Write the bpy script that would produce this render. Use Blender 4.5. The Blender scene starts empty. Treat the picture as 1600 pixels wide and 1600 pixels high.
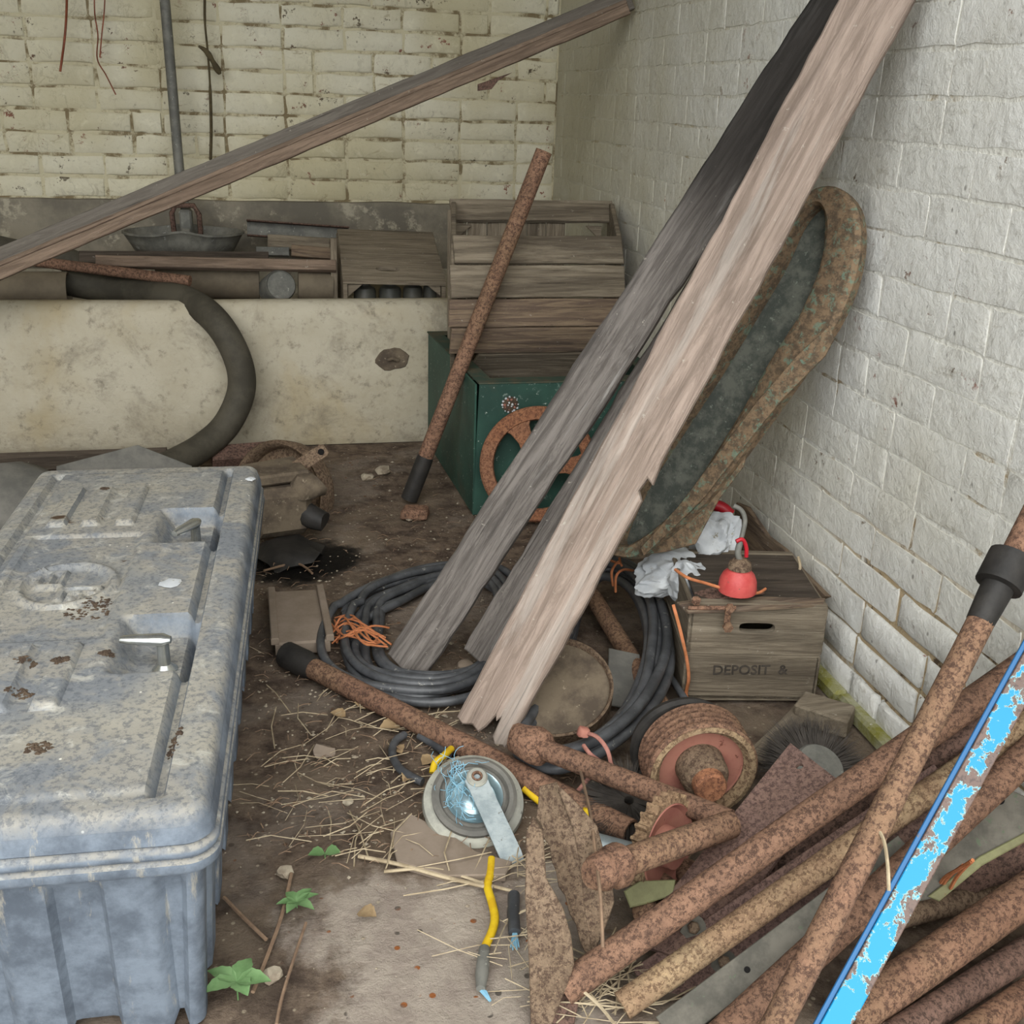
import bpy, bmesh, math, random
from mathutils import Vector, Matrix, noise
random.seed(7)
S = bpy.context.scene
COL = S.collection
# ------------------------------------------------------------------ camera
FPX = 1680.0
PITCH, YAW, ROLL, CAMH = math.radians(21), math.radians(12.5), math.radians(1.9), 1.08
FW = Vector((math.sin(YAW)*math.cos(PITCH), math.cos(YAW)*math.cos(PITCH), -math.sin(PITCH)))
R0 = Vector((math.cos(YAW), -math.sin(YAW), 0)); U0 = R0.cross(FW)
CR = R0*math.cos(ROLL) + U0*math.sin(ROLL); CU = CR.cross(FW)
CC = Vector((0, 0, CAMH))
cam = bpy.data.cameras.new('camera'); cam.sensor_width = 36; cam.sensor_fit = 'HORIZONTAL'
cam.lens = 36*FPX/1600; cam.clip_start = 0.02; cam.clip_end = 200
camo = bpy.data.objects.new('camera', cam); COL.objects.link(camo)
camo.matrix_world = Matrix(((CR.x, CU.x, -FW.x, CC.x), (CR.y, CU.y, -FW.y, CC.y), (CR.z, CU.z, -FW.z, CC.z), (0, 0, 0, 1)))
S.camera = camo
# ------------------------------------------------------------------ light: overcast sky through the open front
S.view_settings.view_transform = 'Standard'; S.view_settings.look = 'None'
S.view_settings.gamma = 1; S.view_settings.use_curve_mapping = False
S.view_settings.exposure = 1.2
w = bpy.data.worlds.new('overcast_sky'); S.world = w; w.use_nodes = True
bg = w.node_tree.nodes['Background']; bg.inputs[0].default_value = (0.86, 0.94, 1.0, 1); bg.inputs[1].default_value = 1.0
sun = bpy.data.lights.new('sun', 'SUN'); sun.energy = 1.6; sun.angle = math.radians(70); sun.color = (1, 0.97, 0.92)
suno = bpy.data.objects.new('sun', sun); COL.objects.link(suno)
suno.rotation_euler = (math.radians(48), 0, math.radians(-12))

# ------------------------------------------------------------------ pixel helpers (photo 1600x1600)
def ray(x, y): return FW + CR*((x-800)/FPX) + CU*((800-y)/FPX)
def RZ(x, y, z=0.0):
    d = ray(x, y); return CC + d*((z-CAMH)/d.z)
def RY(x, y, Y):
    d = ray(x, y); return CC + d*(Y/d.y)
def RX(x, y, X):
    d = ray(x, y); return CC + d*(X/d.x)
def RP(x, y, p, n):
    d = ray(x, y); return CC + d*((p-CC).dot(n)/d.dot(n))
def dep(p): return (p-CC).dot(FW)
def mm(px, p): return px*dep(p)/FPX
V = Vector
XR, YB = 1.05, 4.2

# ------------------------------------------------------------------ materials
def hx(h):
    h = h.lstrip('#'); c = [int(h[i:i+2], 16)/255 for i in (0, 2, 4)]
    return tuple(((v/12.92) if v <= 0.04045 else ((v+0.055)/1.055)**2.4) for v in c) + (1,)
class NT:
    def __init__(s, name, rough=0.85, metal=0.0, spec=0.3):
        s.m = bpy.data.materials.new(name); s.m.use_nodes = True; s.t = s.m.node_tree
        s.b = s.t.nodes['Principled BSDF']; s.b.inputs['Roughness'].default_value = rough
        s.b.inputs['Metallic'].default_value = metal; s.b.inputs['Specular IOR Level'].default_value = spec
    def n(s, k): return s.t.nodes.new(k)
    def l(s, a, b): s.t.links.new(a, b)
    def put(s, sock, v):
        if isinstance(v, (int, float)): sock.default_value = v
        elif isinstance(v, tuple): sock.default_value = v if len(v) == 4 or sock.type != 'RGBA' else v+(1,)
        else: s.l(v, sock)
    def co(s, kind='Object', scale=(1, 1, 1), rand=True):
        if kind == 'World': o = s.n('ShaderNodeNewGeometry').outputs['Position']
        else: o = s.n('ShaderNodeTexCoord').outputs['Object']
        mp = s.n('ShaderNodeMapping'); mp.inputs['Scale'].default_value = scale; s.l(o, mp.inputs[0])
        if rand and kind != 'World':
            oi = s.n('ShaderNodeObjectInfo'); ad = s.n('ShaderNodeVectorMath'); ad.operation = 'MULTIPLY_ADD'
            s.l(oi.outputs['Random'], ad.inputs[0]); ad.inputs[1].default_value = (37, 53, 71); s.l(mp.outputs[0], ad.inputs[2])
            return ad.outputs[0]
        return mp.outputs[0]
    def noise(s, vec, scale, detail=6, rough=0.6, dist=0.0):
        n = s.n('ShaderNodeTexNoise'); s.l(vec, n.inputs['Vector']); n.inputs['Scale'].default_value = scale
        n.inputs['Detail'].default_value = detail; n.inputs['Roughness'].default_value = rough; n.inputs['Distortion'].default_value = dist
        return n.outputs[0]
    def vor(s, vec, scale, feature='F1', out='Distance', rnd=1.0):
        n = s.n('ShaderNodeTexVoronoi'); n.feature = feature; s.l(vec, n.inputs['Vector']); n.inputs['Scale'].default_value = scale
        n.inputs['Randomness'].default_value = rnd
        return n.outputs[out]
    def ramp(s, fac, stops, interp='LINEAR'):
        n = s.n('ShaderNodeValToRGB'); n.color_ramp.interpolation = interp; e = n.color_ramp.elements
        while len(e) < len(stops): e.new(0.5)
        for i, (p, c) in enumerate(stops):
            e[i].position = p; e[i].color = (c, c, c, 1) if isinstance(c, (int, float)) else c
        s.put(n.inputs[0], fac); return n.outputs[0]
    def mix(s, fac, a, b, mode='MIX'):
        n = s.n('ShaderNodeMix'); n.data_type = 'RGBA'; n.blend_type = mode
        s.put(n.inputs[0], fac); s.put(n.inputs[6], a); s.put(n.inputs[7], b); return n.outputs[2]
    def math(s, op, a, b=0.0, c=0.0):
        n = s.n('ShaderNodeMath'); n.operation = op; s.put(n.inputs[0], a); s.put(n.inputs[1], b)
        if op in ('MULTIPLY_ADD', 'SMOOTH_MIN'): s.put(n.inputs[2], c)
        return n.outputs[0]
    def sep(s, vec):
        n = s.n('ShaderNodeSeparateXYZ'); s.l(vec, n.inputs[0]); return n.outputs
    def step(s, v, a, b):
        n = s.n('ShaderNodeMapRange'); n.interpolation_type = 'SMOOTHSTEP'; s.put(n.inputs[0], v)
        n.inputs[1].default_value = a; n.inputs[2].default_value = b; return n.outputs[0]
    def done(s, color, bumps=(), rough=None, metal=None):
        s.put(s.b.inputs['Base Color'], color)
        if rough is not None: s.put(s.b.inputs['Roughness'], rough)
        if metal is not None: s.put(s.b.inputs['Metallic'], metal)
        prev = None
        for h, st, d in bumps:
            b = s.n('ShaderNodeBump'); b.inputs['Strength'].default_value = st; b.inputs['Distance'].default_value = d
            s.l(h, b.inputs['Height'])
            if prev: s.l(prev, b.inputs['Normal'])
            prev = b.outputs[0]
        if prev: s.l(prev, s.b.inputs['Normal'])
        return s.m
MT = {}
def algae(k, v, c):
    x_, y_, z_ = k.sep(v)
    a_ = k.step(k.math('ADD', k.math('ADD', k.math('MULTIPLY', y_, .42), k.math('MULTIPLY', z_, .45)), k.math('MULTIPLY', k.noise(v, 2.4, 6, .65, .4), 1.2)), 1.7, 2.8)
    return k.mix(k.math('MULTIPLY', a_, .7), c, hx('b3ac90'))
def limewash(name, c1, c2, c3, chip, chip2, stain, flake, bump, thinm=.45, big_lo=.46, alg=False):
    k = NT(name, 0.95, 0, 0.15); v = k.co('World', rand=False)
    c = k.mix(k.step(k.noise(v, 2.2, 5, 0.6), .35, .65), c1, c2)
    c = k.mix(k.math('MULTIPLY', k.step(k.noise(v, 1.1, 3, 0.5, 0.5), .46, .66), stain), c, c3)
    g = k.noise(v, 55, 9, 0.75, 0.6)
    c = k.mix(k.math('MULTIPLY', k.step(g, .5, .72), .35), c, (c1[0]*.5, c1[1]*.47, c1[2]*.4, 1))
    c = k.mix(k.math('MULTIPLY', k.step(k.noise(v, 17, 7, .7, .8), .55, .68), .3), c, (min(1, c1[0]*1.25), min(1, c1[1]*1.25), min(1, c1[2]*1.22), 1))
    thin = k.noise(k.co('World', (9, 9, 22), rand=False), 1.0, 8, 0.75, 1.2)
    c = k.mix(k.math('MULTIPLY', k.step(thin, .6, .67), thinm), c, hx('8f8062'))
    big = k.noise(v, 5.5, 6, 0.65, 0.6)
    m = k.math('MULTIPLY', k.step(k.noise(v, 24, 6, 0.75), flake, flake+.03), k.step(big, big_lo, big_lo+.14))
    c = k.mix(m, c, k.mix(k.step(k.noise(v, 7, 2), .45, .6), chip, chip2))
    sp = k.math('MULTIPLY', k.math('SUBTRACT', 1, k.step(k.vor(k.co('World', (1, 1, .7), rand=False), 47), .08, .2)), k.step(k.noise(v, 11, 4, .7), .55, .62))
    c = k.mix(k.math('MULTIPLY', sp, .6), c, hx('4a4034'))
    vein = k.math('MULTIPLY', k.math('SUBTRACT', 1, k.step(k.math('ABSOLUTE', k.math('SUBTRACT', k.noise(k.co('World', (14, 14, 10), rand=False), 1, 5, .6, .8), .5)), .006, .022)), k.step(k.noise(v, 6, 3), .5, .6))
    c = k.mix(k.math('MULTIPLY', vein, .22), c, hx('6d6350'))
    if alg:
        c = algae(k, v, c)
    return k.done(c, [(k.noise(v, 7, 4, 0.55), bump*.6, .03), (k.noise(v, 34, 7, .68, .4), bump, .012), (g, bump*.8, .005), (m, -.6, .006), (vein, -.4, .003)])
MT['lime_back'] = limewash('limewash_cream_brick', hx('d3cdb8'), hx('cbc3a8'), hx('b5aa86'), hx('5b5142'), hx('8a5f50'), .7, .60, .35, .5, .44)
MT['lime_right'] = limewash('limewash_white_brick', hx('e2e0d9'), hx('d6d3c9'), hx('c9c0a4'), hx('7d6f5f'), hx('8d5a4c'), .5, .61, .55, .28, .47, True)
k = NT('lime_mortar', .95, 0, .1); v = k.co('World', rand=False)
MT['mortar'] = k.done(k.mix(k.step(k.noise(v, 9, 7, .75), .46, .58), hx('c2b99c'), hx('7c6e54')), [(k.noise(v, 60, 6), .6, .01)])
k = NT('lime_mortar_white', .95, 0, .1); v = k.co('World', rand=False)
x_, y_, z_ = k.sep(v)
worn = k.math('MULTIPLY', k.math('SUBTRACT', 1, k.step(z_, .28, .46)), k.math('SUBTRACT', 1, k.step(y_, 1.6, 2.0)))
mw = k.mix(k.step(k.noise(v, 8, 7, .75), .53, .66), hx('dad7cd'), hx('a39276'))
mw = k.mix(k.math('MULTIPLY', worn, k.step(k.noise(v, 11, 6, .7), .3, .45)), mw, k.mix(k.step(k.noise(v, 16, 6, .75), .52, .62), hx('b09c7c'), hx('57493a')))
MT['mortar_w'] = k.done(algae(k, v, mw), [(k.noise(v, 60, 6), .6, .01)])
k = NT('cement_render', .92, 0, .2); v = k.co('World', rand=False)
c = k.mix(k.step(k.noise(v, 4, 6, .65), .38, .62), hx('6b655a'), hx('8a8272'))
c = k.mix(k.step(k.noise(v, 9, 5, .7), .56, .66), c, hx('a39b88'))
MT['render'] = k.done(c, [(k.noise(v, 40, 6), .4, .01)])
k = NT('trough_concrete', .9, 0, .2); v = k.co('World', rand=False)
c = k.mix(k.step(k.noise(v, 3.2, 6, .65), .36, .64), hx('b2aa97'), hx('a69d88'))
c = k.mix(k.math('MULTIPLY', k.step(k.noise(v, 2.3, 4, .6, .5), .5, .7), .45), c, hx('9d8a60'))
c = k.mix(k.math('MULTIPLY', k.step(k.noise(v, 5, 8, .78, .4), .5, .68), .62), c, hx('766e60'))
c = k.mix(k.math('MULTIPLY', k.step(k.noise(v, 26, 7, .75), .52, .7), .6), c, hx('5f584b'))
MT['trough'] = k.done(c, [(k.noise(v, 45, 6), .35, .01), (k.noise(v, 9, 4), .3, .02)])
# floor: packed soil with worn concrete showing through
k = NT('earth_floor', .95, 0, .15); v = k.co('World', rand=False); x, y, z = k.sep(v)
wob = k.math('MULTIPLY', k.math('SUBTRACT', k.noise(v, 7, 6, .7), .5), .34)
soil = k.mix(k.step(k.noise(v, 16, 8, .75), .35, .65), hx('50433a'), hx('877564'))
soil = k.mix(k.step(k.noise(v, 3.0, 5, .6), .48, .66), soil, hx('8a7a68'))
soil = k.mix(k.math('MULTIPLY', k.math('SUBTRACT', 1, k.step(k.vor(v, 55), .12, .2)), k.step(k.noise(v, 20, 2), .5, .6)), soil, hx('b3a48c'))
conc = k.mix(k.step(k.noise(v, 12, 8, .7), .35, .65), hx('a6978a'), hx('c0b2a2'))
peb = k.math('SUBTRACT', 1, k.step(k.vor(v, 42), .16, .22))
peb = k.math('MULTIPLY', peb, k.step(k.noise(v, 31, 1), .52, .56))
conc = k.mix(peb, conc, k.mix(k.step(k.noise(v, 18, 0), .45, .55), hx('6f665d'), hx('a8683c')))
crack = k.math('SUBTRACT', 1, k.step(k.math('ABSOLUTE', k.math('SUBTRACT', k.noise(v, 2.1, 5, .6, .6), .5)), .002, .007))
ax = k.math('ABSOLUTE', k.math('SUBTRACT', x, .20)); ay = k.math('ABSOLUTE', k.math('SUBTRACT', y, .98))
slab = k.math('SUBTRACT', 1, k.step(k.math('ADD', k.math('MAXIMUM', k.math('SUBTRACT', ax, .17), k.math('SUBTRACT', ay, .30)), wob), -.02, .05))
ax2 = k.math('ABSOLUTE', k.math('SUBTRACT', x, .24)); ay2 = k.math('ABSOLUTE', k.math('SUBTRACT', y, 1.34))
slab2 = k.math('SUBTRACT', 1, k.step(k.math('ADD', k.math('MAXIMUM', k.math('SUBTRACT', ax2, .14), k.math('SUBTRACT', ay2, .10)), k.math('MULTIPLY', wob, .5)), -.02, .03))
mid = k.math('MULTIPLY', k.step(k.noise(v, 2.6, 5, .65), .5, .6), .55)
c = k.mix(mid, soil, k.mix(.4, conc, hx('6d5f50')))
c = k.mix(slab2, c, hx('7b6a59')); c = k.mix(slab, c, conc)
dx = k.math('SUBTRACT', x, .02); dy = k.math('SUBTRACT', y, 2.5)
oil = k.math('SUBTRACT', 1, k.step(k.math('ADD', k.math('SQRT', k.math('ADD', k.math('MULTIPLY', dx, dx), k.math('MULTIPLY', dy, dy))), k.math('MULTIPLY', wob, .6)), .11, .17))
c = k.mix(oil, c, hx('14110f'))
MT['floor'] = k.done(c, [(k.noise(v, 38, 9, .75), 1.0, .016), (peb, .4, .004)], rough=k.math('SUBTRACT', .95, k.math('MULTIPLY', oil, .45)))

def wood(name, a, b, dark, light=None, streak=.5, wh=.0, tar=None):
    k = NT(name, .88, 0, .2); v = k.co('Object', (3, 42, 42)); v2 = k.co('Object', (1.2, 9, 9)); v3 = k.co('Object')
    gr = k.noise(v, 1.6, 10, .76, .9)
    c = k.mix(k.step(gr, .40, .60), a, b)
    c = k.mix(k.math('MULTIPLY', k.step(k.noise(v2, 1.3, 6, .65, .4), .46, .68), streak), c, dark)
    c = k.mix(k.math('MULTIPLY', k.step(k.noise(k.co('Object', (2, 90, 90)), 1.3, 6, .7, .3), .6, .68), .75), c, (dark[0]*.4, dark[1]*.4, dark[2]*.4, 1))
    if light: c = k.mix(k.math('MULTIPLY', k.step(k.noise(k.co('Object', (1.0, 14, 14)), 1.5, 7, .7, .3), .56, .68), wh), c, light)
    c = k.mix(k.math('MULTIPLY', k.step(k.noise(v3, 60, 4, .7), .66, .72), .5), c, hx('b9b2a4'))
    if tar:
        px_ = k.sep(k.co('Object', rand=False))[0]
        c = k.mix(k.math('MULTIPLY', k.step(k.math('ADD', px_, k.math('MULTIPLY', k.noise(v2, 1.4, 5, .6), .6)), tar, tar+.28), .88), c, hx('24211e'))
    return k.done(c, [(gr, .8, .006), (k.noise(v3, 25, 5), .15, .01)])
MT['wood_pale'] = wood('weathered_pale_board', hx('a39184'), hx('857569'), hx('5c5047'), hx('c4bcb2'), .65, .32)
MT['wood_grey'] = wood('weathered_grey_board', hx('79726c'), hx('58524d'), hx('2c2927'), hx('b4b0aa'), .9, .6)
MT['wood_tar'] = wood('tar_blackened_board', hx('79726c'), hx('58524d'), hx('2c2927'), hx('b4b0aa'), .9, .6, 1.2)
MT['wood_dark'] = wood('old_dark_timber', hx('5a5046'), hx('473e35'), hx('2c2621'), None, .6)
MT['wood_crate'] = wood('grey_crate_wood', hx('8a7e6c'), hx('6f6455'), hx('433b32'), hx('a89d8a'), .7, .4)
MT['wood_crate_brown'] = wood('brown_crate_wood', hx('87745f'), hx('66564a'), hx('37302b'), hx('9b8c7a'), .75, .4)
MT['wood_batten'] = wood('brown_grey_batten', hx('8b7766'), hx('6d5d4f'), hx('57493e'), hx('a08d7c'), .5, .4)
MT['wood_batten_top'] = wood('grey_painted_batten', hx('746d64'), hx('655e56'), hx('514a43'), None, .5)
def rust(name, a, b, d, hi=None, amt=.5, sc=1.0, bump=.5):
    k = NT(name, .85, .1, .2); v = k.co('Object')
    n1 = k.noise(v, 8*sc, 8, .75, .5); n2 = k.noise(v, 130*sc, 8, .8, .3); n3 = k.noise(v, 3.5*sc, 5, .65); n4 = k.noise(v, 300*sc, 4, .8)
    c = k.mix(k.step(n1, .36, .62), a, b)
    if hi: c = k.mix(k.math('MULTIPLY', k.step(n3, .44, .62), amt), c, hi)
    c = k.mix(k.math('MULTIPLY', k.step(k.noise(v, 28*sc, 7, .75, .4), .5, .66), .5), c, d)
    c = k.mix(k.math('MULTIPLY', k.step(n2, .46, .57), .9), c, (d[0]*.8, d[1]*.8, d[2]*.8, 1))
    c = k.mix(k.math('MULTIPLY', k.step(n4, .54, .64), .45), c, (min(1, b[0]*1.5), min(1, b[1]*1.45), min(1, b[2]*1.35), 1))
    c = k.mix(.12, c, (d[0]*.75, d[1]*.75, d[2]*.75, 1))
    return k.done(c, [(n2, bump, .004), (k.noise(v, 28, 5), bump*.4, .006)])
MT['rust'] = rust('orange_brown_rust', hx('846451'), hx('95735d'), hx('543f35'), hx('917a5c'), .4)
MT['rust_red'] = rust('red_brown_rust', hx('806351'), hx('906f5a'), hx('523e34'))
MT['rust_dark'] = rust('dark_brown_rust', hx('6b544a'), hx('7a6054'), hx('44362f'))
MT['rust_yellow'] = rust('yellowish_rust', hx('968266'), hx('a89070'), hx('67503e'), hx('8c6b55'), .6)
MT['rust_dusty'] = rust('dusty_brown_rust', hx('74624f'), hx('87735f'), hx('503f34'))
MT['rust_plate'] = rust('purple_brown_rust_plate', hx('776058'), hx('866c62'), hx('584540'), hx('8a6f5c'), .4)
MT['rust_orange'] = rust('bright_orange_rust', hx('9c6a4e'), hx('a97858'), hx('6f4a3a'), hx('8f6f5a'), .5)
k = NT('rust_with_green_paint', .82, .1, .25); v = k.co('Object')
c = k.mix(k.step(k.noise(v, 60, 6, .75), .4, .6), hx('55483a'), hx('7d6851'))
c = k.mix(k.math('MULTIPLY', k.step(k.noise(v, 45, 7, .8, .5), .53, .6), .75), c, hx('667d6c'))
MT['rust_green'] = k.done(c, [(k.noise(v, 90, 5), .5, .004)])
k = NT('dark_green_grey_metal', .7, .1, .3); v = k.co('Object')
c = k.mix(k.step(k.noise(v, 25, 7, .75), .4, .62), hx('444842'), hx('63645b'))
c = k.mix(k.math('MULTIPLY', k.step(k.noise(v, 70, 5, .75), .6, .66), .7), c, hx('7f8579'))
MT['pan_inner'] = k.done(c, [(k.noise(v, 60, 5), .3, .003)])
k = NT('green_painted_steel', .5, .0, .4); v = k.co('Object')
c = k.mix(k.step(k.noise(v, 5, 5, .6), .35, .65), hx('243f36'), hx('2f5044'))
c = k.mix(k.math('MULTIPLY', k.step(k.noise(k.co('Object', (30, 30, 4)), 1.5, 7, .75, .4), .6, .68), .6), c, hx('9aa79c'))
c = k.mix(k.math('MULTIPLY', k.step(k.noise(v, 60, 5, .75), .64, .68), .8), c, hx('b9c0b4'))
c = k.mix(k.math('MULTIPLY', k.step(k.noise(v, 4, 6, .7), .52, .7), .6), c, hx('4a4a3c'))
MT['green'] = k.done(c, [(k.noise(v, 60, 5), .12, .003)], rough=.55)
k = NT('dusty_dark_rim', .85, 0, .2); v = k.co('Object')
MT['green_dusty'] = k.done(k.mix(k.step(k.noise(v, 12, 6, .7), .38, .6), hx('565040'), hx('3b4a3f')))
# dusty black plastic: dust sits on faces that look up
k = NT('dusty_black_plastic', .7, 0, .3); v = k.co('World', rand=False)
nz = k.sep(k.n('ShaderNodeNewGeometry').outputs['Normal'])[2]
fine = k.noise(v, 120, 7, .75); med = k.noise(v, 10, 7, .7, .5); big = k.noise(v, 3, 5, .6, .4)
base = k.mix(k.step(k.noise(v, 14, 7, .7), .35, .65), hx('535a63'), hx('747d87'))
base = k.mix(k.math('MULTIPLY', k.step(k.noise(k.co('World', (28, 28, 5), rand=False), 1.2, 7, .75), .58, .68), .7), base, hx('a19a8a'))
dust = k.mix(k.step(med, .42, .58), hx('8f8b82'), hx('75787b'))
dust = k.mix(k.math('MULTIPLY', k.step(big, .44, .64), .6), dust, hx('a09a8b'))
dust = k.mix(k.math('MULTIPLY', k.step(fine, .48, .6), .6), dust, hx('50545a'))
dust = k.mix(k.math('MULTIPLY', k.step(k.noise(v, 22, 8, .75, .6), .54, .66), .55), dust, hx('b9b6ab'))
dirt = k.math('MULTIPLY', k.step(k.noise(v, 9, 5, .7, .3), .66, .72), k.step(k.noise(v, 40, 4, .7), .38, .5))
dust = k.mix(dirt, dust, hx('4a3a2c'))
spk = k.math('SUBTRACT', 1, k.step(k.vor(v, 40), .05, .09))
dust = k.mix(k.math('MULTIPLY', spk, k.step(k.noise(v, 12, 2), .55, .6)), dust, hx('d8d4c8'))
c = k.mix(k.step(nz, .15, .75), base, dust)
MT['chest'] = k.done(c, [(fine, .25, .002), (med, .25, .006)], rough=.68)
def simple(name, a, b, sc=20, rough=.7, metal=0, bump=.2, spec=.3, speck=None, det=6):
    k = NT(name, rough, metal, spec); v = k.co('Object'); n = k.noise(v, sc, det, .7)
    c = k.mix(k.step(n, .36, .64), a, b)
    if speck: c = k.mix(k.step(k.noise(v, sc*3, 5, .75), .62, .67), c, speck)
    MT[name] = k.done(c, [(k.noise(v, sc*3, 5), bump, .004)]); return MT[name]
simple('black_cable', hx('37383a'), hx('505153'), 14, .42, 0, .1, .4, hx('8a8880'))
simple('black_rubber_hose', hx('3c382f'), hx('4d483d'), 9, .75, 0, .15, .25)
simple('black_paint', hx('23211f'), hx('302d2a'), 25, .6, 0, .2)
simple('galvanised', hx('8c9698'), hx('a9b1b1'), 25, .5, .55, .15, .4, hx('6e6a60'))
simple('galvanised_dull', hx('66655f'), hx('7d7b73'), 18, .7, .3, .2, .3, hx('a3a297'))
simple('chrome', hx('c9ccca'), hx('b5b5ae'), 20, .25, .85, .05, .5)
simple('reel_bright', hx('a9c0c6'), hx('8fa7ae'), 15, .3, .7, .1, .5)
simple('reel_grey', hx('87867d'), hx('a19f92'), 20, .8, 0, .3, .3, hx('5d5b54'))
simple('grey_lead', hx('5e5c55'), hx('7d7a70'), 12, .7, .2, .3, .3, hx('8f8f89'))
simple('orange_twine', hx('bd7650'), hx('a5673f'), 60, .8, 0, .3)
simple('pink_twine', hx('a97668'), hx('95655a'), 60, .8, 0, .3)
simple('copper_wire', hx('8a4d35'), hx('70402d'), 40, .6, .2, .2)
simple('dust_string', hx('5b5038'), hx('463d2c'), 40, .95, 0, .3)
simple('red_paint', hx('b5413f'), hx('c35650'), 25, .5, 0, .15, .4, hx('7d5045'))
simple('red_bright', hx('b8202c'), hx('a01c28'), 25, .45, 0, .1, .4)
simple('red_rusty', hx('8f5a4f'), hx('9c6a5a'), 14, .75, 0, .25, .3, hx('6b4033'))
simple('white_bag', hx('c7c9c9'), hx('aeb1b4'), 9, .55, 0, .1, .35, hx('8d8674'))
simple('yellow_rope', hx('d2b11e'), hx('c29a17'), 30, .7, 0, .2)
simple('blue_fibre', hx('6f9bb0'), hx('85b0c2'), 30, .8, 0, .1)
simple('slate', hx('595752'), hx('6b6861'), 14, .75, 0, .2)
simple('brush_bristle', hx('3c3732'), hx('4e4842'), 30, .85, 0, .1)
simple('bottle_glass', hx('4a4a44'), hx('5f5d54'), 10, .5, 0, .1, .4)
simple('clay_pipe', hx('5e5446'), hx('6e6352'), 8, .8, 0, .2)
simple('leaf_green', hx('587749'), hx('6b885a'), 20, .6, 0, .2)
simple('dry_leaf', hx('9a8362'), hx('7b6549'), 25, .85, 0, .3)
simple('straw', hx('b0a084'), hx('8f7f66'), 30, .85, 0, .2)
simple('twig', hx('6f5a49'), hx('866e58'), 30, .9, 0, .3)
simple('rubble', hx('a59a86'), hx('7a6d5d'), 20, .95, 0, .3)
simple('moss', hx('7d7a3a'), hx('9c9a80'), 18, .95, 0, .4, .1, hx('b9b6a6'))
simple('yellow_green_paint', hx('80805a'), hx('6d6a4c'), 15, .7, 0, .2, .3, hx('6f5137'))
simple('grey_green_paint', hx('504d45'), hx('6a655b'), 16, .75, .1, .25, .3, hx('59624f'))
simple('mud', hx('3d3128'), hx('544638'), 40, .95, 0, .5)
simple('hole_shade', hx('0d0c0b'), hx('161412'), 10, .95)  # near-black colour standing in for the shade inside small holes
simple('ink', hx('322d27'), hx('48413a'), 60, .9)
simple('cobweb_motor', hx('6b5f4f'), hx('4e443a'), 16, .9, 0, .4, .2, hx('8a7d6a'))
simple('tile_tan', hx('77695a'), hx('86786a'), 9, .9, 0, .25)
k = NT('chipped_sky_blue_paint', .5, 0, .4); v = k.co('Object')
chipn = k.math('ADD', k.noise(v, 34, 7, .7, .3), k.math('MULTIPLY', k.step(k.math('ABSOLUTE', k.sep(v)[1]), .2, 1.0), 0.0))
yy = k.math('ABSOLUTE', k.sep(k.co('Object', rand=False))[1])
chipn = k.math('ADD', chipn, k.math('MULTIPLY', k.step(yy, .006, .0147), .10))
chipn = k.math('ADD', chipn, k.math('MULTIPLY', k.math('SUBTRACT', k.noise(v, 6, 3, .6), .5), .22))
c = k.mix(k.step(chipn, .530, .540), hx('0b86b9'), hx('8fb3b0')); c = k.mix(k.step(chipn, .548, .562), c, hx('665249'))
c = k.mix(k.math('MULTIPLY', k.step(k.noise(v, 120, 5, .7), .5, .6), k.step(chipn, .548, .562)), c, hx('4c3d38'))
MT['blue_paint'] = k.done(c, [(k.step(chipn, .55, .58), -.6, .003)], rough=.5)
k = NT('dark_blue_edge', .5, 0, .4); v = k.co('Object')
MT['blue_edge'] = k.done(k.mix(k.step(k.noise(v, 30, 6, .7), .6, .66), hx('235f8f'), hx('5f5a58')))

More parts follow.
